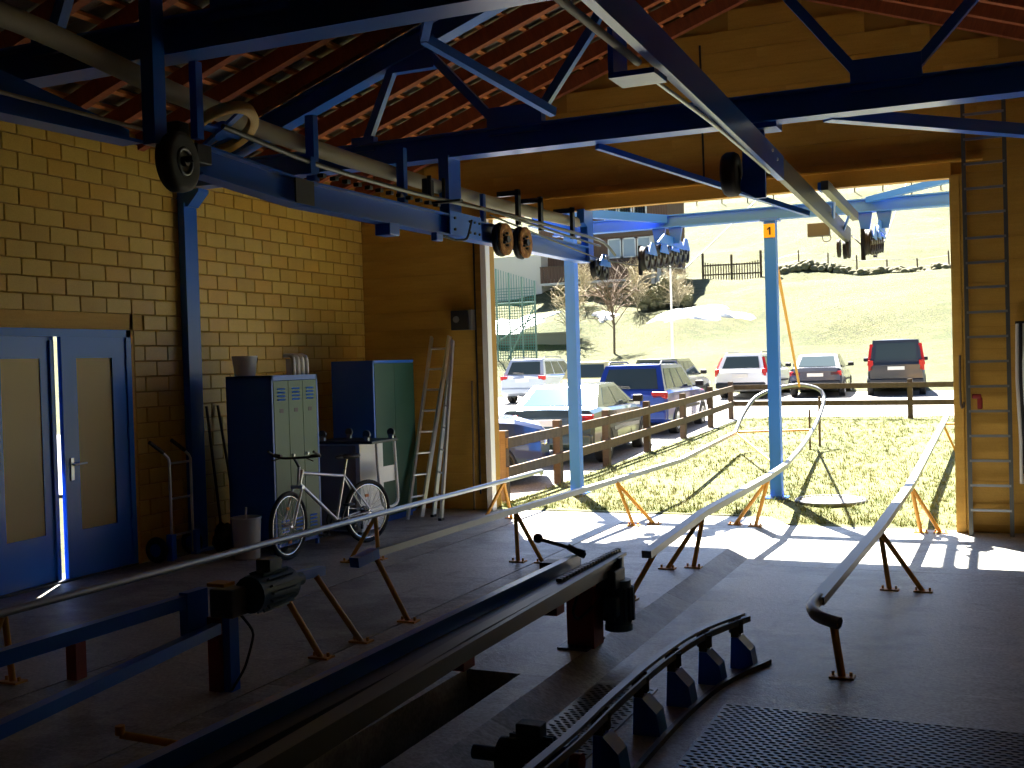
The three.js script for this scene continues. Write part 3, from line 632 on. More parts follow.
{ // slim yellow pole outside
  const p = tag(obj('marker_pole', rod(V(-2.62, 3.0, 14.2), V(-3.4, 1.24, 20.4), 0.022), M.legYellow), 'slim yellow pole slanting from the numbered post to the loop rail', 'pole');
}
// ---------------------------------------------------------------- conveyors on the floor
function motor(t, p, r, l, axis) { // finned electric motor
  const g = [disc(r, l, 'z', 20)]; for (let k = 0; k < 16; k++) { const a = k * Math.PI / 8; g.push(bx(0.012, 0.03, l * 0.7, 0, r + 0.006, 0).rotateZ(a)); }
  g.push(disc(r * 1.06, 0.04, 'z', 20).translate(0, 0, l / 2), rbx(r, 0.08, 0.12, 0.008, 0, r + 0.04, 0), disc(r * 0.4, 0.16, 'z', 12).translate(0, 0, -l / 2 - 0.06));
  const m = merge(g); if (axis === 'y') m.rotateX(Math.PI / 2); if (axis === 'x') m.rotateY(Math.PI / 2);
  m.translate(p.x, p.y, p.z); return obj('motor', m, M.motor, t);
}
{
  const t = thing('chain_conveyor', 'long blue chain conveyor with red brackets and a hand lever over the floor pit', 'conveyor');
  obj('blue_channel', [bar(V(-2.6, 0.45, 2.0), V(-2.6, 0.45, 6.85), 0.03, 0.16), bar(V(-2.59, 0.535, 2.0), V(-2.59, 0.535, 6.85), 0.05, 0.012), bar(V(-2.57, 0.37, 2.0), V(-2.57, 0.37, 6.85), 0.07, 0.012)], M.blue, t);
  obj('chain_guide', [bar(V(-2.48, 0.47, 2.0), V(-2.48, 0.47, 6.8), 0.1, 0.03)], M.darkSteel, t);
  obj('grey_channel', [bar(V(-2.24, 0.47, 2.2), V(-2.32, 0.49, 4.6), 0.07, 0.1), bar(V(-2.32, 0.49, 4.6), V(-2.34, 0.49, 6.9), 0.07, 0.1), bar(V(-2.215, 0.52, 2.2), V(-2.3, 0.535, 6.9), 0.03, 0.02)], M.greySteel, t);
  for (const d of [3.2, 4.75, 5.95]) obj('bracket', ex(-2.58, -2.38, 0.34, 0.42, d - 0.06, d + 0.06), M.red, t);
  obj('sprocket', [at(disc(0.09, 0.03, 'x', 18), -2.36, 0.45, 6.92), ...Array.from({ length: 14 }, (_, k) => bx(0.02, 0.02, 0.02, -2.36, 0.45 + 0.1 * Math.sin(k * 0.449), -6.92 + 0.1 * Math.cos(k * 0.449)))], M.darkSteel, t);
  const ch = []; for (let d = 5.9; d < 6.95; d += 0.05) ch.push(rbx(0.035, 0.022, 0.036, 0.006, -2.36, 0.55, -d, 1)); obj('chain', ch, M.greySteel, t);
  obj('post', ex(-2.56, -2.38, 0.0, 0.43, 6.5, 6.68), M.red, t);
  obj('post', [ex(-2.66, -2.52, 0, 0.4, 3.35, 3.45)], M.red, t);
  obj('foot_plate', ex(-2.6, -2.4, 0, 0.015, 6.42, 6.76), M.darkSteel, t);
  motor(t, V(-2.29, 0.25, 6.72), 0.085, 0.3, 'y');
  obj('gearbox', [rbx(0.14, 0.12, 0.2, 0.012, -2.32, 0.42, -6.66), rbx(0.1, 0.08, 0.14, 0.01, -2.66, 0.5, -6.5)], M.darkSteel, t);
  obj('lever', [rod(V(-2.52, 0.56, 6.75), V(-2.86, 0.62, 6.82), 0.013), rod(V(-2.52, 0.54, 6.74), V(-2.64, 0.585, 6.77), 0.022), at(new THREE.SphereGeometry(0.034, 16, 12), -2.88, 0.625, 6.83)], M.black, t);
  obj('cable', pipe([V(-2.36, 0.3, 6.6), V(-2.42, 0.22, 6.35), V(-2.4, 0.3, 6.2), V(-2.36, 0.42, 6.2)], 0.009, 20, 6), M.rubber, t);
}
{
  const t = thing('drive_conveyor', 'low blue twin-rail conveyor with a motor standing near the double door', 'conveyor');
  obj('upper_rail', [bar(V(-4.2, 0.53, 2.2), V(-4.2, 0.53, 5.0), 0.06, 0.07)], M.blue, t);
  obj('lower_rail', [bar(V(-3.62, 0.36, 2.2), V(-4.05, 0.37, 4.95), 0.06, 0.06)], M.blue, t);
  obj('front_rail', [bar(V(-4.2, 0.5, 5.4), V(-4.18, 0.46, 6.2), 0.06, 0.06)], M.blue, t);
  obj('end_plate', [ex(-4.22, -4.16, 0.34, 0.58, 4.85, 5.02)], M.blue, t);
  obj('post', ex(-4.14, -4.06, 0, 0.42, 4.98, 5.06), M.red, t);
  obj('post', ex(-4.05, -4.0, 0, 0.42, 5.0, 5.08), M.blue, t);
  obj('gear_plate', [rbx(0.16, 0.16, 0.14, 0.01, -4.04, 0.5, -5.05)], M.greySteel, t);
  motor(t, V(-3.94, 0.53, 5.3), 0.1, 0.34, 'z');
  obj('yellow_guard', rbx(0.12, 0.02, 0.1, 0.004, -4.05, 0.61, -5.0), M.legYellow, t);
  leg(t, V(-4.16, 0.44, 6.1), V(-3.9, 0, 6.21)); leg(t, V(-4.05, 0.42, 5.6), V(-3.93, 0, 5.79));
  obj('cross_bar', [rod(V(-3.63, 0.2, 3.76), V(-3.37, 0.1, 3.97), 0.018), rod(V(-3.63, 0.2, 3.76), V(-3.63, 0.24, 3.76), 0.022)], M.legYellow, t);
  obj('cable', pipe([V(-4.0, 0.42, 5.1), V(-3.96, 0.3, 5.16), V(-3.98, 0.12, 5.1), V(-4.0, 0.01, 5.0)], 0.008, 16, 6), M.rubber, t);
}
{
  const t = thing('curved_conveyor', 'small curved tyre conveyor on blue brackets lying on the low floor', 'conveyor');
  const pts = [V(-1.72, 0.2, 3.9), V(-1.71, 0.2, 4.4), V(-1.72, 0.2, 4.9), V(-1.71, 0.2, 5.63), V(-1.65, 0.2, 6.26), V(-1.5, 0.19, 6.78)];
  const c = new THREE.CatmullRomCurve3(pts);
  const strip = (dx, y, w, h, mat, name) => { const g = []; for (let k = 0; k < 18; k++) { const a = c.getPoint(k / 18), b = c.getPoint((k + 1) / 18); a.x += dx; b.x += dx; a.y = b.y = y; const e = b.clone().sub(a).setLength(0.004); g.push(bar(a.sub(e), b.add(e), w, h)); } obj(name, g, mat, t); };
  strip(-0.01, 0.215, 0.04, 0.018, M.railSteel, 'top_strip'); strip(0.035, 0.19, 0.012, 0.035, M.greySteel, 'side_strip'); strip(0.15, -0.065, 0.025, 0.03, M.darkSteel, 'base_strip');
  for (const [d, x] of [[4.75, -1.69], [5.35, -1.69], [5.85, -1.66], [6.3, -1.6], [6.68, -1.5]]) {
    const b = new THREE.Group(); b.name = 'bracket'; t.add(b); b.position.copy(V(x, -0.08, d)); b.scale.set(0.9, 1.42, 0.9);
    obj('bracket_body', [prism([[-0.06, 0], [0.1, 0], [0.08, 0.08], [0.0, 0.13], [-0.05, 0.13]], 0.14).translate(0, 0, -0.07)], M.blue, b);
    obj('roller', [disc(0.05, 0.05, 'y', 16).translate(-0.03, 0.17, 0), disc(0.02, 0.08, 'y', 8).translate(-0.03, 0.15, 0)], M.rubber, b);
    obj('roller_fork', [bx(0.05, 0.09, 0.012, -0.03, 0.16, 0.045), bx(0.05, 0.09, 0.012, -0.03, 0.16, -0.045)], M.brown, b);
  }
}
{
  const t = thing('floor_motor', 'finned electric motor lying on the narrow tread plate', 'motor');
  motor(t, V(-1.98, 0.02, 4.55), 0.085, 0.3, 'x');
  obj('mount', [bx(0.24, 0.03, 0.2, -1.98, -0.06, -4.55), bx(0.03, 0.2, 0.16, -1.8, 0.02, -4.55)], M.blue, t);
  obj('coupling', [at(disc(0.05, 0.06, 'x', 14), -1.77, 0.02, 4.55)], M.red, t);
}

// ---------------------------------------------------------------- along the block wall
{
  const t = thing('locker', 'blue metal locker with three louvred green doors behind the bicycle', 'locker');
  const x0 = -7.04, x1 = -6.5, d0 = 8.87, d1 = 9.66, H = 1.75;
  obj('carcass', [ex(x0, x1 - 0.02, 0.06, H, d0, d0 + 0.02), ex(x0, x1 - 0.02, 0.06, H, d1 - 0.02, d1), ex(x0, x0 + 0.02, 0.06, H, d0, d1), ex(x0, x1, H - 0.03, H, d0, d1), ex(x0, x1 - 0.02, 0.06, 0.1, d0, d1), ex(x1 - 0.02, x1 + 0.004, 0.06, H, d0, d0 + 0.025), ex(x1 - 0.02, x1 + 0.004, 0.06, H, d1 - 0.025, d1), ex(x1 - 0.02, x1 + 0.004, H - 0.05, H, d0, d1), ...[[x0 + 0.03, d0 + 0.03], [x1 - 0.05, d0 + 0.03], [x0 + 0.03, d1 - 0.05], [x1 - 0.05, d1 - 0.05]].map(([x, d]) => ex(x, x + 0.03, 0, 0.08, d, d + 0.03))], M.lockerBlue, t);
  const w = (d1 - d0 - 0.06) / 3;
  for (let k = 0; k < 3; k++) {
    const a = d0 + 0.03 + k * w, dr = new THREE.Group(); dr.name = 'locker_door'; t.add(dr);
    obj('door_sheet', ex(x1 - 0.012, x1 + 0.006, 0.1, H - 0.055, a + 0.004, a + w - 0.004), M.green, dr);
    for (const yb of [1.5, 0.2]) for (let j = 0; j < 4; j++) obj('louvre', prism([[0, 0], [0.012, 0.004], [0, 0.018]], 0.12).translate(x1 + 0.006, yb + j * 0.035, -(a + w / 2 + 0.06)), M.blueLight, dr);
    obj('latch', [at(disc(0.014, 0.02, 'x', 10), x1 + 0.012, 0.95, a + 0.05)], M.alu, dr);
    obj('name_tag', ex(x1 + 0.006, x1 + 0.008, 1.38, 1.42, a + w / 2 - 0.03, a + w / 2 + 0.03), M.darkSteel, dr);
  }
}
{
  const t = thing('cabinet', 'tall blue cabinet with a dark green door next to the aluminium ladder', 'cabinet');
  const x0 = -7.1, x1 = -6.55, d0 = 10.85, d1 = 11.8, H = 1.88;
  obj('carcass', [ex(x0, x1 - 0.02, 0.05, H, d0, d1), ex(x0 + 0.03, x1 - 0.05, 0, 0.05, d0 + 0.03, d1 - 0.03), ex(x1 - 0.02, x1 + 0.002, 0.05, H, d0, d0 + 0.03), ex(x1 - 0.02, x1 + 0.002, H - 0.03, H, d0, d1)], M.lockerBlue, t);
  obj('cabinet_door', [ex(x1 - 0.02, x1 + 0.006, 0.08, H - 0.035, d0 + 0.034, (d0 + d1) / 2 - 0.002)], M.greenDark, t);
  obj('cabinet_door', [ex(x1 - 0.02, x1 + 0.006, 0.08, H - 0.035, (d0 + d1) / 2 + 0.002, d1 - 0.01)], M.greenDark, t);
  obj('handle', rbx(0.03, 0.1, 0.03, 0.008, x1 + 0.02, 0.95, -((d0 + d1) / 2 - 0.05)), M.darkSteel, t);
}
function bucket(label, p, r, h, grp) {
  const t = thing('bucket', label, 'bucket', grp, p);
  obj('tub', lathe([[0, 0.005], [r * 0.84, 0], [r * 0.86, 0.01], [r, h - 0.02], [r * 1.04, h - 0.02], [r * 1.04, h], [r * 0.97, h], [r * 0.82, 0.02], [0, 0.02]], 28), M.plasticWhite, t);
  obj('wire_handle', new THREE.TorusGeometry(r * 1.02, 0.004, 6, 24, Math.PI).rotateZ(Math.PI).rotateY(0.6).rotateX(0.5).translate(0, h - 0.03, 0), M.darkSteel, t);
  return t;
}
bucket('white plastic bucket standing on top of the locker', V(-6.9, 1.75, 9.0), 0.12, 0.2);
{ const b = bucket('white plastic bucket with a brush in it on the floor by the locker', V(-6.7, 0, 8.68), 0.14, 0.4);
  const s = thing('dish_brush', 'pale brush standing in the white floor bucket', 'brush');
  obj('brush_handle', rod(V(-6.75, 0.03, 8.68), V(-6.65, 0.5, 8.62), 0.01), M.white, s); obj('brush_head', rbx(0.06, 0.05, 0.1, 0.015, -6.75, 0.06, -8.68), M.cream, s); }
{ // folded white arches on the locker
  const proto = thing('white_bracket', 'white bent plastic bracket in the row of four on the locker', 'bracket', 'white brackets on the locker');
  obj('bow', [pipe([new THREE.Vector3(0.0, 0, 0), new THREE.Vector3(0.0, 0.12, 0), new THREE.Vector3(-0.01, 0.175, 0), new THREE.Vector3(-0.05, 0.195, 0), new THREE.Vector3(-0.11, 0.195, 0)], 0.02, 20, 8)], M.white, proto);
  obj('back_sheet', [bx(0.06, 0.16, 0.03, -0.05, 0.08, 0)], M.white, proto);
  const sp = [0, 1, 2, 3].map((k) => V(-6.56, 1.75, 9.34 + k * 0.078)); proto.position.copy(sp[0]);
  for (let k = 1; k < 4; k++) copyOf(proto).position.copy(sp[k]);
}
{
  const t = thing('tool_rail', 'short dark tool rail fixed to the block wall above the trolley', 'tool rail');
  obj('rail_board', ex(-7.55, -7.5, 1.56, 1.64, 10.05, 10.7), M.brown, t);
  for (const d of [10.2, 10.38, 10.56]) obj('clip', [rod(V(-7.5, 1.6, d), V(-7.44, 1.6, d), 0.012), at(disc(0.03, 0.03, 'x', 10), -7.46, 1.6, d)], M.black, t);
  const b = thing('broom', 'red-handled broom hanging from the tool rail', 'broom');
  obj('broom_handle', rod(V(-7.44, 1.6, 10.3), V(-7.3, 0.5, 10.52), 0.012), M.red, b); obj('broom_head', rbx(0.06, 0.1, 0.3, 0.01, -7.28, 0.47, -10.52), M.black, b);
  for (const [d, l] of [[9.16, 'wooden tool handle leaning on the wall beside the blue column'], [9.34, 'second wooden tool handle leaning close behind the locker side']]) {
    const h = thing('long_broom', l, 'broom');
    obj('handle_shaft', rod(V(-7.36 + (d - 9.16) * 0.4, 0.1, d - 0.02), V(-7.525, 1.45, d), 0.014), M.brown, h);
    obj('tool_head', [rbx(0.2, 0.1, 0.08, 0.02, -7.34 + (d - 9.16) * 0.4, 0.05, -(d - 0.02))], M.black, h);
  }
}
{
  const t = thing('appliance', 'grey and white undercounter appliance box beside the lockers', 'appliance');
  const x0 = -6.9, x1 = -6.36, d0 = 10.2, d1 = 10.7;
  obj('casing', [ex(x0, x1, 0.03, 0.98, d0 + 0.012, d1)], M.white, t);
  obj('back_panel', ex(x0 + 0.01, x1 - 0.05, 0.05, 0.96, d0, d0 + 0.012), M.cabinetGrey, t);
  obj('foot', [[x0 + 0.05, d0 + 0.05], [x1 - 0.05, d0 + 0.05], [x0 + 0.05, d1 - 0.05], [x1 - 0.05, d1 - 0.05]].map(([x, d]) => at(disc(0.025, 0.03, 'y', 10), x, 0.015, d)), M.black, t);
  const c = thing('platform_trolley', 'platform trolley lying upside down with its castors up and white push bar hanging down', 'trolley');
  obj('deck', rbx(0.78, 0.03, 0.56, 0.008, -6.56, 0.998, -10.44), M.darkSteel, c);
  for (const [x, d] of [[-6.84, 10.24], [-6.74, 10.62], [-6.28, 10.24], [-6.2, 10.62]]) { const k = new THREE.Group(); k.name = 'castor'; c.add(k); k.position.copy(V(x, 1.013, d)); obj('castor_fork', [bx(0.05, 0.05, 0.035, 0, 0.025, 0)], M.galv, k); obj('castor_wheel', disc(0.045, 0.025, 'z', 16).translate(0, 0.07, 0), M.greySteel, k); }
  obj('push_bar', [pipe([V(-6.2, 0.98, 10.3), V(-6.19, 0.7, 10.3), V(-6.16, 0.35, 10.32), V(-6.16, 0.28, 10.4), V(-6.16, 0.28, 10.55), V(-6.16, 0.35, 10.66), V(-6.2, 0.98, 10.68)], 0.017, 40, 8, 0.3)], M.white, c);
  obj('bar_plate', ex(-6.2, -6.19, 0.55, 0.72, 10.3, 10.68), M.white, c);
}
{ // extension ladder against the end wall
  const t = thing('aluminium_ladder', 'aluminium double ladder leaning against the end wall beside the control box', 'ladder');
  const side = (a, b) => obj('stile', bar(a, b, 0.025, 0.065), M.alu, t);
  const A = V(-6.44, 0, 11.35), B = V(-6.55, 2.16, 12.3), C = V(-6.4, 0, 11.62), E = V(-6.3, 2.16, 12.3);
  side(A, B); side(C, E);
  for (let k = 1; k < 9; k++) obj('rung', rod(A.clone().lerp(B, k / 8.6), C.clone().lerp(E, k / 8.6), 0.014), M.alu, t);
  const F = V(-6.26, 0, 11.66), G = V(-6.14, 2.1, 12.0), H2 = V(-6.02, 0, 11.4), I = V(-6.1, 2.1, 11.95);
  obj('stile', bar(F, V(-6.22, 2.1, 12.22), 0.025, 0.065), M.alu, t); obj('stile', bar(H2, V(-6.13, 2.1, 12.05), 0.03, 0.065), M.alu, t);
  for (let k = 1; k < 8; k++) obj('rung', rod(F.clone().lerp(V(-6.22, 2.1, 12.22), k / 8), H2.clone().lerp(V(-6.13, 2.1, 12.05), k / 8), 0.013), M.alu, t);
  obj('foot', [bx(0.04, 0.03, 0.08, F.x, 0.015, F.z), bx(0.04, 0.03, 0.08, H2.x, 0.015, H2.z)], M.black, t);
  const q = tag(obj('wall_pole', rod(V(-5.98, 0.02, 12.2), V(-6.02, 1.6, 12.32), 0.013), M.brown), 'thin wooden pole leaning on the end wall beside the white door post', 'pole');
}
{
  const t = thing('control_box', 'grey electrical control box with a round switch on the end wall', 'control box');
  obj('case', rbx(0.24, 0.24, 0.12, 0.01, -6.12, 2.35, -12.28), M.darkSteel, t);
  obj('side_cover', rbx(0.04, 0.25, 0.13, 0.006, -5.97, 2.35, -12.28), M.galv, t);
  obj('dial', [disc(0.04, 0.02, 'z', 16).translate(-6.16, 2.36, -12.215), bx(0.012, 0.06, 0.02, -6.16, 2.36, -12.2)], M.galv, t);
  obj('conduit', [rod(V(-5.95, 0.2, 12.33), V(-5.95, 3.5, 12.33), 0.011)], M.darkSteel, t);
  tag(obj('gable_conduit', rod(V(-3.05, 3.78, 12.33), V(-3.06, 5.3, 12.33), 0.012), M.darkSteel), 'thin dark conduit on the gable boards above the opening', 'conduit');
}
{ // sack truck
  const t = thing('sack_truck', 'silver sack truck with black bent grips standing by the double door', 'sack truck');
  const s = (d) => obj('upright', [pipe([V(-7.3, 0.05, d), V(-7.3, 0.95, d), V(-7.3, 1.0, d - 0.02), V(-7.32, 1.12, d - 0.16)], 0.014, 30, 8, 0.2)], M.alu, t);
  s(8.32); s(8.62);
  for (const d of [8.32, 8.62]) obj('grip', [rod(V(-7.307, 1.05, d - 0.07), V(-7.335, 1.16, d - 0.22), 0.019)], M.black, t);
  for (const y of [0.94, 0.6, 0.25]) obj('cross_bar', rod(V(-7.3, y, 8.32), V(-7.3, y, 8.62), 0.012), M.alu, t);
  obj('toe_plate', [bx(0.28, 0.012, 0.36, -7.18, 0.02, -8.47)], M.alu, t);
  for (const d of [8.3, 8.64]) obj('axle_bracket', [bx(0.07, 0.25, 0.06, -7.29, 0.14, -d)], M.blueLight, t);
  for (const d of [8.22, 8.72]) { const w = new THREE.Group(); w.name = 'wheel'; t.add(w); w.position.copy(V(-7.4, 0.125, d)); obj('tyre', new THREE.TorusGeometry(0.092, 0.033, 10, 24), M.rubber, w); obj('wheel_hub', disc(0.065, 0.04, 'z', 16), M.blue, w); }
}
{ // dark sacks by the column
  const t = thing('rubbish_sack', 'crumpled black sack on the floor beside the white floor bucket', 'sack');
  const g = new THREE.IcosahedronGeometry(0.18, 4), p = g.attributes.position; for (let i = 0; i < p.count; i++) { const v = new THREE.Vector3().fromBufferAttribute(p, i), k = 1 + (n16(v.x * 1.5 + 0.5, v.y * 1.5 + v.z) - 0.5) * 0.5; p.setXYZ(i, v.x * k, Math.max(v.y * k * 0.9, -0.15), v.z * k); } g.computeVertexNormals();
  obj('sack_body', g.scale(0.62, 0.9, 0.62).translate(-7.19, 0.14, -8.95), M.black, t);
}
// ---------------------------------------------------------------- bicycle
{
  const t = thing('bicycle', 'silver mountain bicycle parked in front of the green lockers', 'bicycle');
  // local frame: x forward, y up; placed afterwards
  const U = (x, y, z = 0) => new THREE.Vector3(x, y, z), R = 0.325;
  const wheel = (parent, x) => {
    const w = new THREE.Group(); w.name = 'wheel'; parent.add(w); w.position.set(x, R, 0);
    obj('tyre', new THREE.TorusGeometry(R - 0.022, 0.022, 10, 48), M.rubber, w);
    obj('rim', new THREE.TorusGeometry(R - 0.05, 0.009, 6, 48), M.chrome, w);
    const sp = []; for (let k = 0; k < 28; k++) { const a = k / 28 * Math.PI * 2, b = a + (k % 2 ? 0.5 : -0.5); sp.push(rod(U(0.022 * Math.cos(b), 0.022 * Math.sin(b), k % 4 < 2 ? 0.03 : -0.03), U((R - 0.05) * Math.cos(a), (R - 0.05) * Math.sin(a)), 0.0016, 0.0016, 4)); }
    obj('spokes', sp, M.chrome, w); obj('hub', disc(0.022, 0.08, 'z', 12), M.chrome, w);
    obj('reflector', rbx(0.05, 0.03, 0.012, 0.004, 0.0, 0.16, 0), M.amber, w); obj('reflector', rbx(0.05, 0.03, 0.012, 0.004, -0.02, -0.16, 0), M.amber, w);
    return w;
  };
  wheel(t, 0);
  const bb = U(0.43, 0.29), st = U(0.3, 0.78), hd = U(0.86, 0.83), hb = U(0.9, 0.7), ax = U(0, R);
  obj('frame', [rod(bb, st, 0.015), rod(U(0.315, 0.72), U(0.868, 0.8), 0.016), rod(bb, hb, 0.018), rod(hd, hb, 0.02), ...[-1, 1].flatMap((s) => [rod(U(0.42, 0.29, s * 0.02), U(0, R, s * 0.06), 0.009), rod(U(0.315, 0.72, s * 0.015), U(0, R, s * 0.06), 0.008)])], M.alu, t);
  obj('seat_post', rod(st, U(0.27, 0.89), 0.013), M.chrome, t);
  obj('saddle', [new THREE.SphereGeometry(1, 20, 12).scale(0.13, 0.03, 0.07).translate(0.22, 0.91, 0), new THREE.SphereGeometry(1, 14, 10).scale(0.09, 0.022, 0.025).translate(0.34, 0.908, 0)], M.black, t);
  obj('crank_set', [lathe([[0.08, -0.003], [0.095, 0], [0.08, 0.003]], 28, 'z').translate(0.43, 0.29, 0.05), rod(U(0.43, 0.29, 0.07), U(0.5, 0.14, 0.07), 0.01), rod(U(0.43, 0.29, -0.07), U(0.36, 0.44, -0.07), 0.01)], M.darkSteel, t);
  obj('pedal', [rbx(0.09, 0.02, 0.08, 0.006, 0.5, 0.14, 0.11), rbx(0.09, 0.02, 0.08, 0.006, 0.36, 0.44, -0.11)], M.black, t);
  const chain = []; chain.push(bar(U(0.43, 0.37, 0.05), U(0, 0.36, 0.05), 0.006, 0.008), bar(U(0.43, 0.21, 0.05), U(0, 0.28, 0.05), 0.006, 0.008), disc(0.05, 0.03, 'z', 16).translate(0, R, 0.05), bx(0.02, 0.12, 0.02, 0.03, 0.2, 0.055)); obj('drive_chain', chain, M.darkSteel, t);
  const f = new THREE.Group(); f.name = 'steering'; t.add(f); f.position.set(0.92, 0, 0); f.rotation.y = 0.3;
  wheel(f, 0.19);
  obj('fork', [rod(U(0, 0.68), U(-0.03, 0.86), 0.014), ...[-1, 1].map((s) => rod(U(0.01, 0.66, s * 0.05), U(0.19, R, s * 0.055), 0.012)), bx(0.04, 0.03, 0.13, 0.01, 0.67, 0)], M.alu, f);
  obj('handlebar', [pipe([U(0.02, 0.97, -0.25), U(0.05, 0.96, -0.12), U(0.05, 0.95, 0.12), U(0.02, 0.97, 0.25)], 0.012, 24, 8), rod(U(-0.03, 0.86), U(0.05, 0.95), 0.014)], M.darkSteel, f);
  obj('grip', [-1, 1].map((s) => rod(U(0.025, 0.967, s * 0.16), U(0.0, 0.975, s * 0.26), 0.017)), M.black, f);
  obj('bar_end', [-1, 1].map((s) => rod(U(0.0, 0.975, s * 0.255), U(0.11, 1.02, s * 0.25), 0.012)), M.black, f);
  obj('brake_lever', [-1, 1].map((s) => rod(U(0.05, 0.95, s * 0.14), U(0.09, 0.93, s * 0.23), 0.006)), M.black, f);
  t.position.copy(V(-6.03, 0, 9.8)); t.rotation.y = Math.PI + 1.33;
}
// ---------------------------------------------------------------- ladder on the end wall, hanging things
{
  const t = thing('wall_ladder', 'narrow steel rung ladder standing upright on the end wall beside the opening', 'ladder');
  for (const x of [-0.345, 0.035]) obj('stile', bar(V(x, -0.08, 12.12), V(x, 4.4, 12.2), 0.026, 0.04), M.greySteel, t);
  for (let k = 0; k < 17; k++) { const y = 0.18 + k * 0.25; obj('rung', bar(V(-0.345, y, 12.125 + k * 0.0045), V(0.035, y, 12.125 + k * 0.0045), 0.03, 0.024), M.galv, t); }
  const g = thing('red_valve', 'small red fitting hanging at the wall ladder', 'fitting');
  obj('fitting_body', [rbx(0.09, 0.05, 0.05, 0.015, -0.27, 1.33, -12.16), rbx(0.05, 0.12, 0.04, 0.012, -0.24, 1.26, -12.16)], M.red, g);
  const h = thing('hook_strap', 'dark strap hanging from a hook on the opening trim', 'strap');
  obj('strap_loop', [pipe([V(-0.42, 1.75, 12.26), V(-0.425, 1.45, 12.25), V(-0.42, 1.25, 12.24), V(-0.4, 1.2, 12.24), V(-0.39, 1.27, 12.24)], 0.012, 24, 6)], M.brown, h);
  const r = thing('rope_bundle', 'bundle of dark ropes and straps hanging on the end wall past the ladder', 'ropes');
  for (let k = 0; k < 6; k++) obj('rope_strand', pipe([V(0.12 + k * 0.03, 2.05, 12.22 - (k % 2) * 0.05), V(0.11 + k * 0.032, 1.5, 12.2 - (k % 3) * 0.03), V(0.13 + k * 0.03, 0.9, 12.18), V(0.13 + k * 0.028, 0.45 + (k % 2) * 0.1, 12.15)], 0.018, 24, 6), k % 2 ? M.black : M.white, r);
  obj('hook', rod(V(0.1, 2.06, 12.22), V(0.32, 2.06, 12.22), 0.015), M.darkSteel, r);
}

// ---------------------------------------------------------------- timber fence round the lawn
function fencePost(t, x, d, h = 0.92) { const y = hgt(x, d); obj('post', bx(0.11, h + 0.2, 0.11, x, y + (h - 0.2) / 2, -d), M.brown, t); }
{
  const t = thing('timber_fence', 'brown timber fence with two rails running beside the parked cars', 'fence');
  const P = [[-6.02, 13.2], [-5.97, 15.0], [-5.95, 17.1], [-5.97, 19.4], [-6.0, 22.0], [-6.1, 24.7], [-6.2, 27.2]];
  P.forEach(([x, d]) => fencePost(t, x, d));
  for (let k = 0; k < P.length - 1; k++) for (const h of [0.38, 0.76]) {
    const [a, b] = P[k], [c, e] = P[k + 1];
    obj('rail', bar(V(a + 0.07, hgt(a, b) + h, b - 0.05), V(c + 0.07, hgt(c, e) + h, e + 0.05), 0.04, 0.13), M.brown, t);
  }
  const u = thing('timber_fence', 'brown timber fence with two rails crossing in front of the dark van', 'fence');
  const Q = [[-6.2, 27.3], [-2.0, 26.9], [2.2, 26.6]];
  Q.forEach(([x, d], k) => k && fencePost(u, x, d));
  for (let k = 0; k < 2; k++) for (const h of [0.38, 0.78]) obj('rail', bar(V(Q[k][0] - 0.05, hgt(0, 27) + h, Q[k][1] - 0.09), V(Q[k + 1][0] + 0.05, hgt(0, 27) + h, Q[k + 1][1] - 0.09), 0.04, 0.12), M.brown, u);
}
// ---------------------------------------------------------------- cars (local: x forward from the rear bumper, y up, z to the driver's right)
function quadOn(A, B, C, D, u0, u1, v0, v1) { // sub-quad of a bilinear face A B (bottom) D C (top)
  const f = (u, v) => A.clone().lerp(B, u).lerp(D.clone().lerp(C, u), v);
  return [f(u0, v0), f(u1, v0), f(u1, v1), f(u0, v1)];
}
function loft(sections) { // closed rings of equal length, capped
  const tri = [], n = sections[0].length;
  for (let i = 0; i < sections.length - 1; i++) for (let k = 0; k < n; k++) {
    const a = sections[i][k], b = sections[i][(k + 1) % n], c = sections[i + 1][(k + 1) % n], d = sections[i + 1][k];
    tri.push(a, c, b, a, d, c);
  }
  const cap = (s, flip) => { const m = s.reduce((p, q) => p.add(q), new THREE.Vector3()).multiplyScalar(1 / n); for (let k = 0; k < n; k++) flip ? tri.push(m, s[(k + 1) % n], s[k]) : tri.push(m, s[k], s[(k + 1) % n]); };
  cap(sections[0], false); cap(sections[sections.length - 1], true);
  const g = new THREE.BufferGeometry().setFromPoints(tri.map((p) => p.clone())); g.computeVertexNormals(); return g;
}
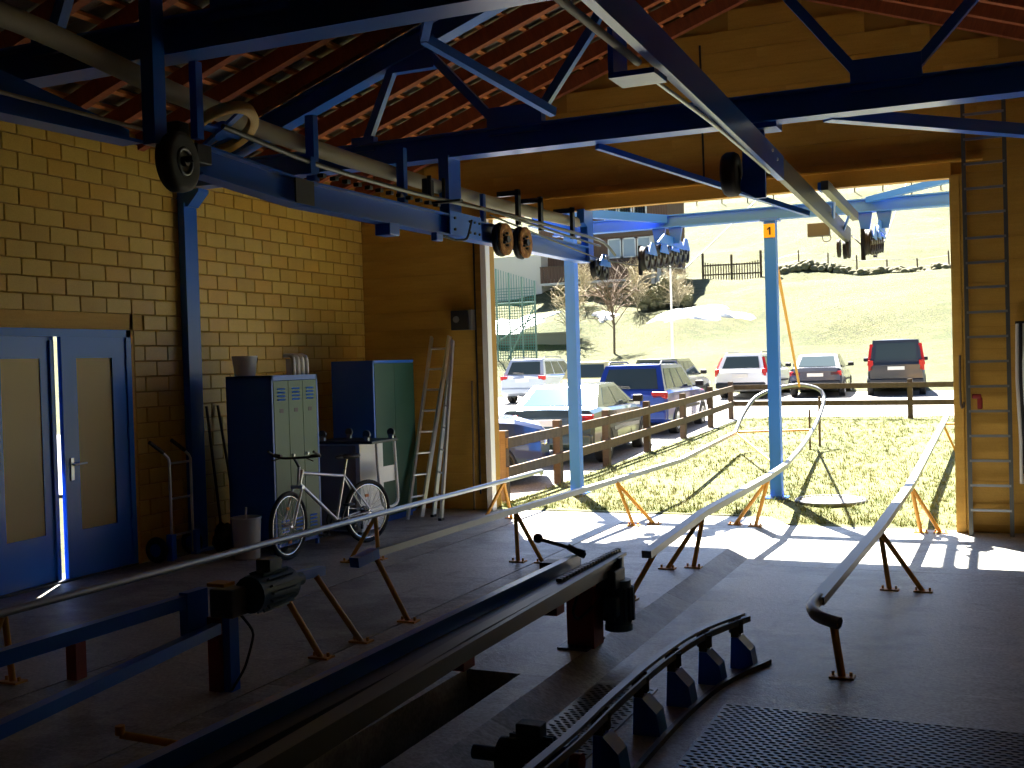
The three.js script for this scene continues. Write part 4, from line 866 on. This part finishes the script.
function car(o) {
  const t = thing('car', o.label, o.category ?? 'car', 'parked cars', V(o.x, hgt(o.x, o.d), o.d)); t.rotation.y = Math.PI / 2 + (o.turn ?? 0);
  const W = (o.W ?? 1.72) / 2, paint = new THREE.MeshPhysicalMaterial({ color: o.color, roughness: 0.35, metalness: 0.25, clearcoat: 1, clearcoatRoughness: 0.06 });
  const U = (x, y, z) => new THREE.Vector3(x, y, z);
  // body: x, underside, shoulder height, width factor
  const S = o.body, ring = ([x, lo, sh, k]) => { const w = W * k, m = (lo + sh) / 2; return [U(x, lo, -w * 0.9), U(x, lo, w * 0.9), U(x, lo + 0.08, w * 0.985), U(x, m + 0.05, w), U(x, sh - 0.06, w * 0.965), U(x, sh, w * 0.87), U(x, sh + 0.015, 0), U(x, sh, -w * 0.87), U(x, sh - 0.06, -w * 0.965), U(x, m + 0.05, -w), U(x, lo + 0.08, -w * 0.985)]; };
  obj('body', loft(S.map(ring)), paint, t);
  const [[ax, ay], [bx_, by], [cx, cy], [dx, dy]] = o.cabin, wb = W * 0.87, wt = W * (o.taper ?? 0.7);
  // cabin: pillars and roof as a lofted shell with rounded roof edges
  const cab = (x0, y0, x1, y1) => 0;
  const q = { rb: [U(ax, ay, -wb), U(ax, ay, wb)], rt: [U(bx_, by, -wt), U(bx_, by, wt)], ft: [U(cx, cy, -wt), U(cx, cy, wt)], fb: [U(dx, dy, -wb), U(dx, dy, wb)] };
  const tri = []; const F = (A, B, C, D) => tri.push(A, B, C, A, C, D);
  const mt = U((bx_ + cx) / 2, Math.max(by, cy) + 0.035, 0), m1 = U(bx_ + 0.12, by + 0.025, 0), m2 = U(cx - 0.15, cy + 0.025, 0);
  F(q.rb[0], q.rb[1], q.rt[1], q.rt[0]); F(q.fb[1], q.fb[0], q.ft[0], q.ft[1]); F(q.rb[1], q.fb[1], q.ft[1], q.rt[1]); F(q.fb[0], q.rb[0], q.rt[0], q.ft[0]); F(q.rb[1], q.rb[0], q.fb[0], q.fb[1]);
  tri.push(q.rt[0], q.rt[1], m1, q.ft[1], q.ft[0], m2, q.rt[1], q.ft[1], mt, q.rt[1], mt, m1, mt, q.ft[1], m2, q.ft[0], q.rt[0], mt, q.rt[0], m1, mt, mt, m2, q.ft[0]);
  const cg = new THREE.BufferGeometry().setFromPoints(tri.map((p) => p.clone())); cg.computeVertexNormals();
  obj('cabin', cg, paint, t);
  const pane = (c, name = 'window') => obj(name, slabQuad(...c, 0.008), M.carGlass, t);
  pane(quadOn(q.rb[0], q.rb[1], q.rt[1], q.rt[0], 0.09, 0.91, o.rearGlass ?? 0.1, 0.86), 'rear_window');
  pane(quadOn(q.fb[1], q.fb[0], q.ft[0], q.ft[1], 0.07, 0.93, 0.08, 0.93), 'windscreen');
  for (const [a, b, c] of (o.side ?? [[0.07, 0.3, 1], [0.33, 0.6, 1], [0.63, 0.92, 1]])) {
    pane(quadOn(q.rb[1], q.fb[1], q.ft[1], q.rt[1], a, b, 0.1, 0.86)); pane(quadOn(q.fb[0], q.rb[0], q.rt[0], q.ft[0], 1 - b, 1 - a, 0.1, 0.86));
  }
  const r = o.r ?? 0.3;
  for (const x of o.axles) for (const s of [-1, 1]) {
    const w = new THREE.Group(); w.name = 'wheel'; t.add(w); w.position.set(x, r, s * (W - 0.09));
    obj('tyre', lathe([[r * 0.6, -0.09], [r * 0.93, -0.095], [r, -0.07], [r, 0.07], [r * 0.93, 0.095], [r * 0.6, 0.09]], 28, 'z'), M.rubber, w);
    obj('rim', [disc(r * 0.61, 0.12, 'z', 24), ...[0, 1, 2, 3, 4].map((k) => bx(r * 0.12, r * 0.55, 0.02, 0, r * 0.3, s * 0.07).rotateZ(k * 1.2566)), new THREE.TorusGeometry(r * 0.6, 0.018, 6, 24).translate(0, 0, s * 0.075), disc(r * 0.14, 0.05, 'z', 12).translate(0, 0, s * 0.06)], M.rim, w);
    obj('wheel_arch', [new THREE.TorusGeometry(r + 0.045, 0.035, 6, 20, Math.PI).translate(x, r - 0.02, s * (W * 0.985 - 0.01))], M.black, t);
  }
  const R0 = S[0], R1 = S[1], bt = o.lightY ?? 0.75, lh = o.lightH ?? 0.15, lw = o.lightW ?? 0.26;
  for (const s of [-1, 1]) obj('tail_light', rbx(0.12, lh, lw, 0.03, (o.lightX ?? 0.06), bt, s * (W * (R1[3]) - lw / 2 - 0.01)), M.tailRed, t);
  for (const s of [-1, 1]) if (o.pillarLight) obj('tail_light', bar(U(0.13, bt, s * (W * 0.93)), U(bx_ + 0.02, by - 0.12, s * (wt + 0.04)), 0.1, 0.1), M.tailRed, t);
  obj('bumper', rbx(0.16, 0.2, W * 1.86, 0.05, 0.03, 0.44, 0), o.bumper ? paint : M.darkSteel, t);
  obj('number_plate', rbx(0.02, 0.11, 0.5, 0.004, -0.025 + (o.plateX ?? 0.0), o.plateY ?? 0.68, 0), M.white, t);
  for (const s of [-1, 1]) { const m = new THREE.Group(); m.name = 'wing_mirror'; t.add(m); m.position.set(dx - 0.42, dy + 0.1, s * (W + 0.06)); obj('mirror_shell', rbx(0.09, 0.13, 0.19, 0.03, 0, 0, 0), M.black, m); obj('mirror_arm', bx(0.05, 0.03, 0.12, 0, -0.05, -s * 0.1), M.black, m); }
  const L = S[S.length - 1][0];
  for (const s of [-1, 1]) { obj('head_light', rbx(0.14, 0.14, 0.34, 0.04, L - 0.1, 0.66, s * (W * 0.82 - 0.12)), M.chrome, t); if (o.indicator) obj('indicator', rbx(0.06, 0.04, 0.02, 0.005, L - 1.15, 0.78, s * W * 0.975), M.amber, t); }
  if (o.rails) for (const s of [-1, 1]) obj('roof_rail', pipe([U(bx_ + 0.15, by + 0.01, s * (wt - 0.04)), U(bx_ + 0.3, by + 0.075, s * (wt - 0.04)), U(cx - 0.35, cy + 0.07, s * (wt - 0.04)), U(cx - 0.15, cy + 0.01, s * (wt - 0.04))], 0.018, 30, 6), M.darkSteel, t);
  if (o.wiper) obj('rear_wiper', bar(U(ax + 0.01, ay + 0.1, 0), U(ax + 0.02, ay + 0.13, -0.42), 0.02, 0.03), M.black, t);
  obj('door_seam', [1.0, 0].map((f) => bar(U((ax + dx) / 2 + f * 1.0 - 0.4, 0.32, W * 1.0), U((ax + dx) / 2 + f * 1.0 - 0.4, ay - 0.1, W * 0.975), 0.006, 0.012)), M.black, t);
  obj('side_strip', [-1, 1].map((s) => bx(o.axles[1] - o.axles[0] - 0.8, 0.06, 0.02, (o.axles[0] + o.axles[1]) / 2, 0.56, s * W * 1.0)), o.strip ?? M.black, t);
  return t;
}
const wagonBody = (L, sh, hood) => [[0, 0.34, sh - 0.1, 0.9], [0.08, 0.28, sh, 0.965], [0.6, 0.22, sh + 0.02, 1], [L - 1.35, 0.2, sh, 1], [L - 1.15, 0.2, sh - 0.01, 0.995], [L - 0.5, 0.22, hood, 0.965], [L - 0.12, 0.28, hood - 0.1, 0.88], [L, 0.36, hood - 0.22, 0.8]];
const wagonCabin = (L, sh, h) => [[0.1, sh], [0.42, h], [L - 2.25, h], [L - 1.3, sh]];
car({ label: 'pale silver estate car with red tail lights by the green net fence', x: -15.0, d: 34.6, color: 0xb9c4d4, W: 1.74, body: wagonBody(4.6, 0.95, 0.86), cabin: wagonCabin(4.6, 0.94, 1.5), axles: [0.9, 3.5], rails: true, wiper: true, plateY: 0.8, lightY: 0.88, bumper: true });
car({ label: 'cream hatchback half hidden behind the blue estate car', x: -11.55, d: 31.3, color: 0xe8dca0, body: wagonBody(4.1, 0.92, 0.82), cabin: wagonCabin(4.1, 0.91, 1.42), axles: [0.75, 3.2], bumper: true });
car({ label: 'dark blue estate car with roof rails and silver wheels', x: -7.28, d: 22.4, turn: 0.05, color: 0x24409a, W: 1.74, body: wagonBody(4.6, 0.95, 0.88), cabin: wagonCabin(4.6, 0.94, 1.5), axles: [0.85, 3.5], rails: true, wiper: true, plateY: 0.74, lightY: 0.86, lightW: 0.34, bumper: true });
car({ label: 'dark grey-green saloon car between the fence and the blue estate', x: -6.95, d: 16.95, turn: 0.07, color: 0x41504a, W: 1.7, body: [[0, 0.34, 0.8, 0.9], [0.08, 0.28, 0.92, 0.965], [0.65, 0.22, 0.95, 1], [1.2, 0.2, 0.93, 1], [3.1, 0.2, 0.9, 1], [3.8, 0.22, 0.82, 0.965], [4.2, 0.28, 0.72, 0.88], [4.32, 0.36, 0.6, 0.8]], cabin: [[0.5, 0.94], [1.15, 1.31], [2.2, 1.33], [3.15, 0.92]], axles: [0.8, 3.4], side: [[0.16, 0.48], [0.52, 0.9]], plateY: 0.72, lightY: 0.78, lightW: 0.32, strip: M.galv, bumper: true });
car({ label: 'dark blue car with an orange side lamp close to the white door post', x: -10.02, d: 13.66, turn: -1.12, color: 0x23355c, W: 1.68, body: wagonBody(4.1, 1.04, 0.98), cabin: wagonCabin(4.1, 1.03, 1.52), axles: [0.75, 3.25], bumper: true, indicator: true });
car({ label: 'olive hatchback behind the blue estate near the white lamp pole', x: -9.35, d: 31.2, turn: 0.03, color: 0x6c7050, body: wagonBody(4.2, 0.94, 0.84), cabin: wagonCabin(4.2, 0.93, 1.45), axles: [0.75, 3.3], bumper: true });
car({ label: 'white estate car with tall red corner lights', x: -7.8, d: 35.6, turn: -0.03, color: 0xe6e8ea, W: 1.74, body: wagonBody(4.7, 0.96, 0.86), cabin: wagonCabin(4.7, 0.95, 1.44), axles: [0.95, 3.6], pillarLight: true, lightY: 0.86, lightH: 0.24, lightW: 0.14, plateY: 0.76, rails: true });
car({ label: 'dark grey saloon car with wide red lights parked beside the dark van', x: -5.5, d: 36.0, turn: 0.05, color: 0x3c414e, W: 1.68, body: [[0, 0.34, 0.82, 0.9], [0.08, 0.28, 0.93, 0.965], [0.6, 0.22, 0.95, 1], [1.1, 0.2, 0.93, 1], [3.2, 0.2, 0.9, 1], [3.9, 0.22, 0.82, 0.965], [4.2, 0.28, 0.72, 0.88], [4.3, 0.36, 0.6, 0.8]], cabin: [[0.55, 0.93], [1.1, 1.36], [2.2, 1.37], [3.1, 0.92]], axles: [0.8, 3.35], side: [[0.16, 0.48], [0.52, 0.9]], plateY: 0.72, lightY: 0.76, lightW: 0.36 });
car({ label: 'tall dark grey van with upright red tail lights', category: 'van', x: -3.1, d: 36.4, turn: 0.09, color: 0x343a40, W: 1.74, taper: 0.78, body: wagonBody(4.2, 1.06, 0.94), cabin: [[0.06, 1.05], [0.2, 1.74], [2.5, 1.76], [3.35, 1.03]], axles: [0.7, 3.4], pillarLight: true, lightY: 0.95, lightH: 0.34, lightW: 0.16, plateY: 0.86, r: 0.31 });
// ---------------------------------------------------------------- things on the slope
{
  const t = thing('lamp_pole', 'thin white lamp pole rising behind the olive hatchback', 'pole');
  obj('shaft', rod(V(-10.4, hgt(-10.4, 37), 37), V(-10.4, 5.0, 37), 0.05, 0.035), M.white, t); obj('base_collar', at(disc(0.09, 0.3, 'y', 12), -10.4, hgt(-10.4, 37) + 0.15, 37), M.white, t);
}
function patch(label, cx, cd, rx, rd, k) { // thin snow lens following the ground
  const n = 40, m = 8, tri = [], P = (i, j) => { const a = i / n * Math.PI * 2, w = 1 + (n16(Math.cos(a) * 0.2 + k, Math.sin(a) * 0.2) - 0.5) * 0.9, f = j / m; const x = cx + Math.cos(a) * rx * f * w, d = cd + Math.sin(a) * rd * f * w; return V(x, hgt(x, d) - 0.05 + 0.22 * (1 - f * f) + (f > 0.99 ? -0.12 : 0.02), d); };
  for (let i = 0; i < n; i++) for (let j = 0; j < m; j++) { const a = P(i, j), b = P(i + 1, j), c = P(i + 1, j + 1), d = P(i, j + 1); tri.push(a, b, c, a, c, d); }
  const g = new THREE.BufferGeometry().setFromPoints(tri); g.computeVertexNormals();
  return tag(obj('snow_patch', g, M.snow), label, 'snow');
}
patch('bright snow patch on the grass bank below the picket fence', -14.7, 57.9, 2.5, 1.5, 0.1);
patch('snow heap behind the green net fence', -25.6, 57.4, 2.8, 2.2, 0.5);
patch('small snow remnant beside the bare tree', -20.2, 58.6, 0.7, 0.8, 0.8);
{ // wire fence with posts along the upper meadow
  const t = thing('meadow_fence', 'wire fence on wooden posts along the terrace of the hillside', 'fence');
  const P = []; for (let k = 0; k < 12; k++) P.push([-13.4 + k * 1.75, 71 - k * 0.05]);
  P.forEach(([x, d], k) => obj('post', rod(V(x, hgt(x, d) - 0.3, d), V(x + rr(-0.05, 0.05), hgt(x, d) + 0.95 + rr(-0.1, 0.25), d), 0.05, 0.045, 6), M.brown, t));
  for (const h of [0.4, 0.85]) obj('wire', [pipe(P.map(([x, d]) => V(x, hgt(x, d) + h, d)), 0.012, 60, 4)], M.greySteel, t);
  const hd = thing('low_hedge', 'low dry hedge growing along the foot of the wire fence', 'hedge'); hd.userData.kind = 'stuff';
  const clump = new THREE.IcosahedronGeometry(1, 1), N = 420, im = new THREE.InstancedMesh(clump, M.hedge, N), m = new THREE.Matrix4(), q = new THREE.Quaternion(); im.name = 'clumps'; im.castShadow = im.receiveShadow = true;
  for (let i = 0; i < N; i++) { const x = rr(-13.2, 7), d = 70.6 + rr(-0.35, 0.35); m.compose(V(x, hgt(x, d) + rr(-0.05, 0.25), d), q.setFromEuler(new THREE.Euler(rnd() * 6, rnd() * 6, 0)), new THREE.Vector3(rr(0.12, 0.32), rr(0.08, 0.24), rr(0.12, 0.3))); im.setMatrixAt(i, m); }
  hd.add(im);
  const p = thing('picket_fence', 'weathered picket fence with a gate at the end of the wire fence', 'fence');
  const X0 = -17.6, X1 = -13.9, D = 70.2;
  for (let k = 0; k <= 22; k++) { const x = X0 + (X1 - X0) * k / 22; obj('picket', bx(0.07, 1.15, 0.03, x, hgt(x, D) + 0.5, -D), M.brown, p); }
  for (const h of [0.25, 0.85]) obj('rail', bar(V(X0, hgt(X0, D) + h, D - 0.04), V(X1, hgt(X1, D) + h, D - 0.04), 0.04, 0.09), M.brown, p);
  for (const x of [X0, (X0 + X1) / 2, X1, X1 + 0.4, X1 + 0.8]) obj('post', bx(0.13, 1.9, 0.13, x, hgt(x, D) + 0.7, -D - 0.06), M.brown, p);
  const u = thing('meadow_fence', 'wire fence on thin posts high on the steep hillside', 'fence');
  const Q = []; for (let k = 0; k < 14; k++) Q.push([-30 + k * 2.5, 108]);
  Q.forEach(([x, d]) => obj('post', rod(V(x, hgt(x, d) - 0.3, d), V(x, hgt(x, d) + 1.5, d), 0.06, 0.06, 6), M.brown, u));
  for (const h of [0.6, 1.2]) obj('wire', pipe(Q.map(([x, d]) => V(x, hgt(x, d) + h, d)), 0.015, 60, 4), M.greySteel, u);
}
{ // green net fence and low wall
  const t = thing('net_fence', 'tall green ball-stop net fence on pale posts beside the chalet', 'fence');
  const D = 51, x0 = -25.5, x1 = -21.3, y0 = hgt(-23, D) - 0.1, hh = (x) => 6.9 - (x + 24.3) * 0.34;
  const xs = []; for (let k = 0; k <= 6; k++) xs.push(x0 + (x1 - x0) * k / 6);
  xs.forEach((x) => obj('post', rod(V(x, y0, D), V(x, hh(x), D), 0.05), M.netPost, t));
  obj('brace', [rod(V(x1, hh(x1) - 1.2, D), V(x1 - 1.6, y0, D), 0.04), rod(V(x0 + 0.4, y0, D), V(x1, y0 + 2.2, D), 0.04)], M.netPost, t);
  const net = []; for (let x = x0; x < x1; x += 0.14) net.push(bx(0.03, hh(x) - y0, 0.015, x, (hh(x) + y0) / 2, -D)); for (let y = y0; y < 5.6; y += 0.14) net.push(bx(x1 - x0, 0.03, 0.015, (x0 + x1) / 2, y, -D));
  const n = obj('netting', net, M.netGreen, t); n.userData.kind = 'stuff';
  for (const y of [y0 + 2.9]) obj('rail', rod(V(x0, y, D), V(x1, y, D), 0.04), M.netPost, t);
  const w = thing('low_wall', 'low grey retaining wall below the bushes', 'wall');
  obj('wall_body', ex(-28, -20.9, hgt(-24, 54) - 0.4, 3.3, 54.2, 54.5), std({ color: 0x6f685f, roughness: 0.9 }), w);
  obj('coping', ex(-28, -20.85, 3.3, 3.37, 54.15, 54.55), std({ color: 0x7d766c, roughness: 0.9 }), w);
}
// ---------------------------------------------------------------- bare trees and shrubs
function bareTree(name, label, cat, x, d, h, n, spread, mat, grp, low = 0.25) {
  const t = thing(name, label, cat, grp); const y = hgt(x, d) - 0.1;
  obj('trunk', [pipe([V(x, y, d), V(x + rr(-0.1, 0.1), y + h * 0.35, d), V(x - 0.15, y + h * 0.62, d)], 0.055 * h / 4, 14, 7)], mat, t);
  const twigs = [];
  for (let i = 0; i < n; i++) {
    const a = rnd() * 6.283, f = rr(low, 0.66), b = V(x - 0.1 * f, y + h * f, d), l = spread * rr(0.5, 1), e = b.clone().add(new THREE.Vector3(Math.cos(a) * l, h * rr(0.08, 0.4), Math.sin(a) * l)), m = b.clone().lerp(e, 0.5).add(new THREE.Vector3(0, h * 0.05, 0));
    twigs.push(pipe([b, m, e], 0.022, 5, 4));
    for (let k = 0; k < 9; k++) { const p = m.clone().lerp(e, rr(-0.4, 1)), q = p.clone().add(new THREE.Vector3(rr(-0.5, 0.5) * spread, rr(-0.1, 0.45) * spread, rr(-0.5, 0.5) * spread)); twigs.push(rod(p, q, 0.011, 0.006, 3)); }
  }
  const g = obj('twigs', twigs, mat, t); g.userData.kind = 'stuff'; return t;
}
bareTree('bare_tree', 'bare young tree with spreading pale twigs in front of the chalet', 'tree', -17.9, 53, 4.4, 26, 1.6, M.bark, null, 0.3);
const shrubM = std({ color: 0x9c9276, roughness: 0.9 });
for (const [x, d, h, l] of [[-21.2, 55.5, 3.0, 'tangled bare shrub beside the small snow remnant'], [-18.9, 60.2, 3.0, 'tangled bare shrub below the chalet balcony'], [-22.2, 60.4, 2.6, 'low bare shrub behind the low grey wall'], [-16.4, 59.8, 2.4, 'round pale shrub at the chalet corner']])
  bareTree('bare_shrub', l, 'shrub', x, d, h, 40, h * 0.42, shrubM, 'bare shrubs below the chalet', 0.05);
{
  const t = thing('evergreen_bush', 'dark rounded bushes at the corner of the chalet', 'bush'); t.userData.kind = 'stuff';
  const c = new THREE.IcosahedronGeometry(1, 2), p = c.attributes.position; for (let i = 0; i < p.count; i++) { const v = new THREE.Vector3().fromBufferAttribute(p, i), k = 0.75 + n32(v.x * 0.5 + 0.5, v.y * 0.5 + v.z * 0.3) * 0.5; p.setXYZ(i, v.x * k, v.y * k, v.z * k); } c.computeVertexNormals();
  const im = new THREE.InstancedMesh(c, std({ color: 0x6a684c, roughness: 0.95 }), 520), m = new THREE.Matrix4(); im.name = 'leaf_clumps'; im.castShadow = im.receiveShadow = true;
  for (let i = 0; i < 520; i++) { const x = rr(-18.7, -16.1), d = 61 + rr(-0.7, 0.8), s = rr(0.1, 0.24); m.makeScale(s, s * 0.9, s).setPosition(x, hgt(x, d) + rr(0.0, 1.7) * (1 - Math.abs(x + 17.4) / 1.9), -d); im.setMatrixAt(i, m); }
  t.add(im);
}
// ---------------------------------------------------------------- chalet
{
  const t = thing('chalet', 'large brown timber apartment chalet with balconies on the slope', 'building');
  const D = 68, x0 = -30, x1 = -19.2, base = 4.4;
  obj('ground_storey', ex(-28, x1 - 0.6, base, 7.4, D + 0.8, D + 4), M.stucco, t);
  obj('timber_storey', ex(-28, x1, 7.4, 12.6, D, D + 4), M.siding, t);
  obj('white_wing', ex(-34, -27.4, base, 8.8, D - 1.2, D + 6), M.stucco, t);
  for (const y of [7.4, 9.85]) obj('floor_band', ex(-28, x1 + 0.1, y - 0.12, y + 0.1, D - 0.05, D + 0.2), std({ color: 0x6b5a4a, roughness: 0.85 }), t);
  for (const [a, b, y] of [[-27.4, -21.4, 6.9], [-27.4, -24.2, 9.6]]) {
    obj('balcony_slab', ex(a, b, y - 0.15, y, D - 1.4, D), M.stucco, t);
    for (let k = 0, n = Math.floor((b - a) / 0.24); k < n; k++) obj('balcony_board', ex(a + k * 0.24 + 0.012, a + (k + 1) * 0.24 - 0.012, y, y + 1.0, D - 1.4, D - 1.36), M.siding, t);
    obj('balcony_handrail', ex(a, b, y + 1.0, y + 1.08, D - 1.44, D - 1.32), M.brown, t);
  }
  const win = (a, b, y, yb) => { const w = new THREE.Group(); w.name = 'window'; t.add(w); obj('window_frame', [ex(a, b, y, y + 0.08, D - 0.06, D + 0.02), ex(a, b, yb - 0.08, yb, D - 0.06, D + 0.02), ex(a, a + 0.08, y, yb, D - 0.06, D + 0.02), ex(b - 0.08, b, y, yb, D - 0.06, D + 0.02)], M.white, w); obj('pane', ex(a + 0.08, b - 0.08, y + 0.08, yb - 0.08, D - 0.03, D), std({ color: 0xa8b4b8, roughness: 0.1 }), w); };
  for (const [a, n, y, yb] of [[-23.4, 3, 10.6, 12.0], [-23.2, 3, 8.35, 9.6], [-26.6, 2, 10.6, 12.0]]) for (let k = 0; k < n; k++) win(a + k * 0.98, a + k * 0.98 + 0.9, y, yb);
  for (const x of [-20.3, -19.9, -19.5]) obj('pillar', ex(x, x + 0.22, base, 9.6, D - 0.25, D + 0.05), M.stucco, t);
  for (const [a, b] of [[-26, -24.6], [-22.4, -21.3], [-21.2, -20.6]]) obj('shutter', ex(a, b, base + 0.2, 7.0, D + 0.72, D + 0.8), M.cabinetGrey, t);
  for (let k = 0; k < 24; k++) obj('siding_board', ex(x1 - 3.9 + k * 0.163, x1 - 3.9 + k * 0.163 + 0.15, 10.0, 12.25, D - 0.03, D), M.siding, t);
  obj('roof', [prism([[-29, 12.6], [-18.8, 12.6], [-18.8, 12.75], [-24, 13.2], [-29, 12.8]], 6).translate(0, 0, -D - 4.6)], std({ color: 0x6e5548, roughness: 0.9 }), t);
}
// ---------------------------------------------------------------- grass tufts on the lawn
{
  const blade = []; for (let k = 0; k < 5; k++) { const a = k * 1.257, h = 0.05 + 0.012 * k; const p = new THREE.Vector3(Math.cos(a) * 0.012, 0, Math.sin(a) * 0.012), q = new THREE.Vector3(Math.cos(a) * 0.045, h, Math.sin(a) * 0.045), s = new THREE.Vector3(-Math.sin(a), 0, Math.cos(a)).multiplyScalar(0.005); const g = new THREE.BufferGeometry().setFromPoints([p.clone().sub(s), p.clone().add(s), q]); g.computeVertexNormals(); blade.push(g); }
  const N = 14000, im = new THREE.InstancedMesh(merge(blade), std({ color: 0xffffff, roughness: 0.9, side: THREE.DoubleSide }), N), m = new THREE.Matrix4(), q = new THREE.Quaternion(), c = new THREE.Color();
  im.name = numbered('lawn_grass'); im.castShadow = im.receiveShadow = true; tag(im, 'short dry grass blades covering the lawn', 'grass', null, 'stuff');
  let i = 0; while (i < N) { const x = rr(-5.9, 2.5), d = 12.55 + 15 * Math.pow(rnd(), 1.5); if (n32(x / 20, d / 20) < 0.3) { if (rnd() < 0.7) continue; } const s = rr(0.6, 1.5); m.compose(V(x, hgt(x, d) + 0.008, d), q.setFromAxisAngle(UP, rnd() * 6.28), new THREE.Vector3(s, s * rr(0.35, 0.7), s)); im.setMatrixAt(i, m); c.set(['#667034', '#76743f', '#5c6a2c', '#807c50'][Math.floor(rnd() * 4)]); im.setColorAt(i, c); i++; }
  scene.add(im);
  const pl = thing('hole_cover', 'round manhole rim sunk in the lawn beside the numbered post', 'manhole cover');
  obj('cover', at(disc(0.36, 0.05, 'y', 32), -1.95, 0.02, 13.75), M.asphalt, pl); obj('cover_ring', at(new THREE.TorusGeometry(0.4, 0.03, 6, 40).rotateX(Math.PI / 2), -1.95, 0.03, 13.75), M.greySteel, pl);
}

renderer.render(scene, camera);
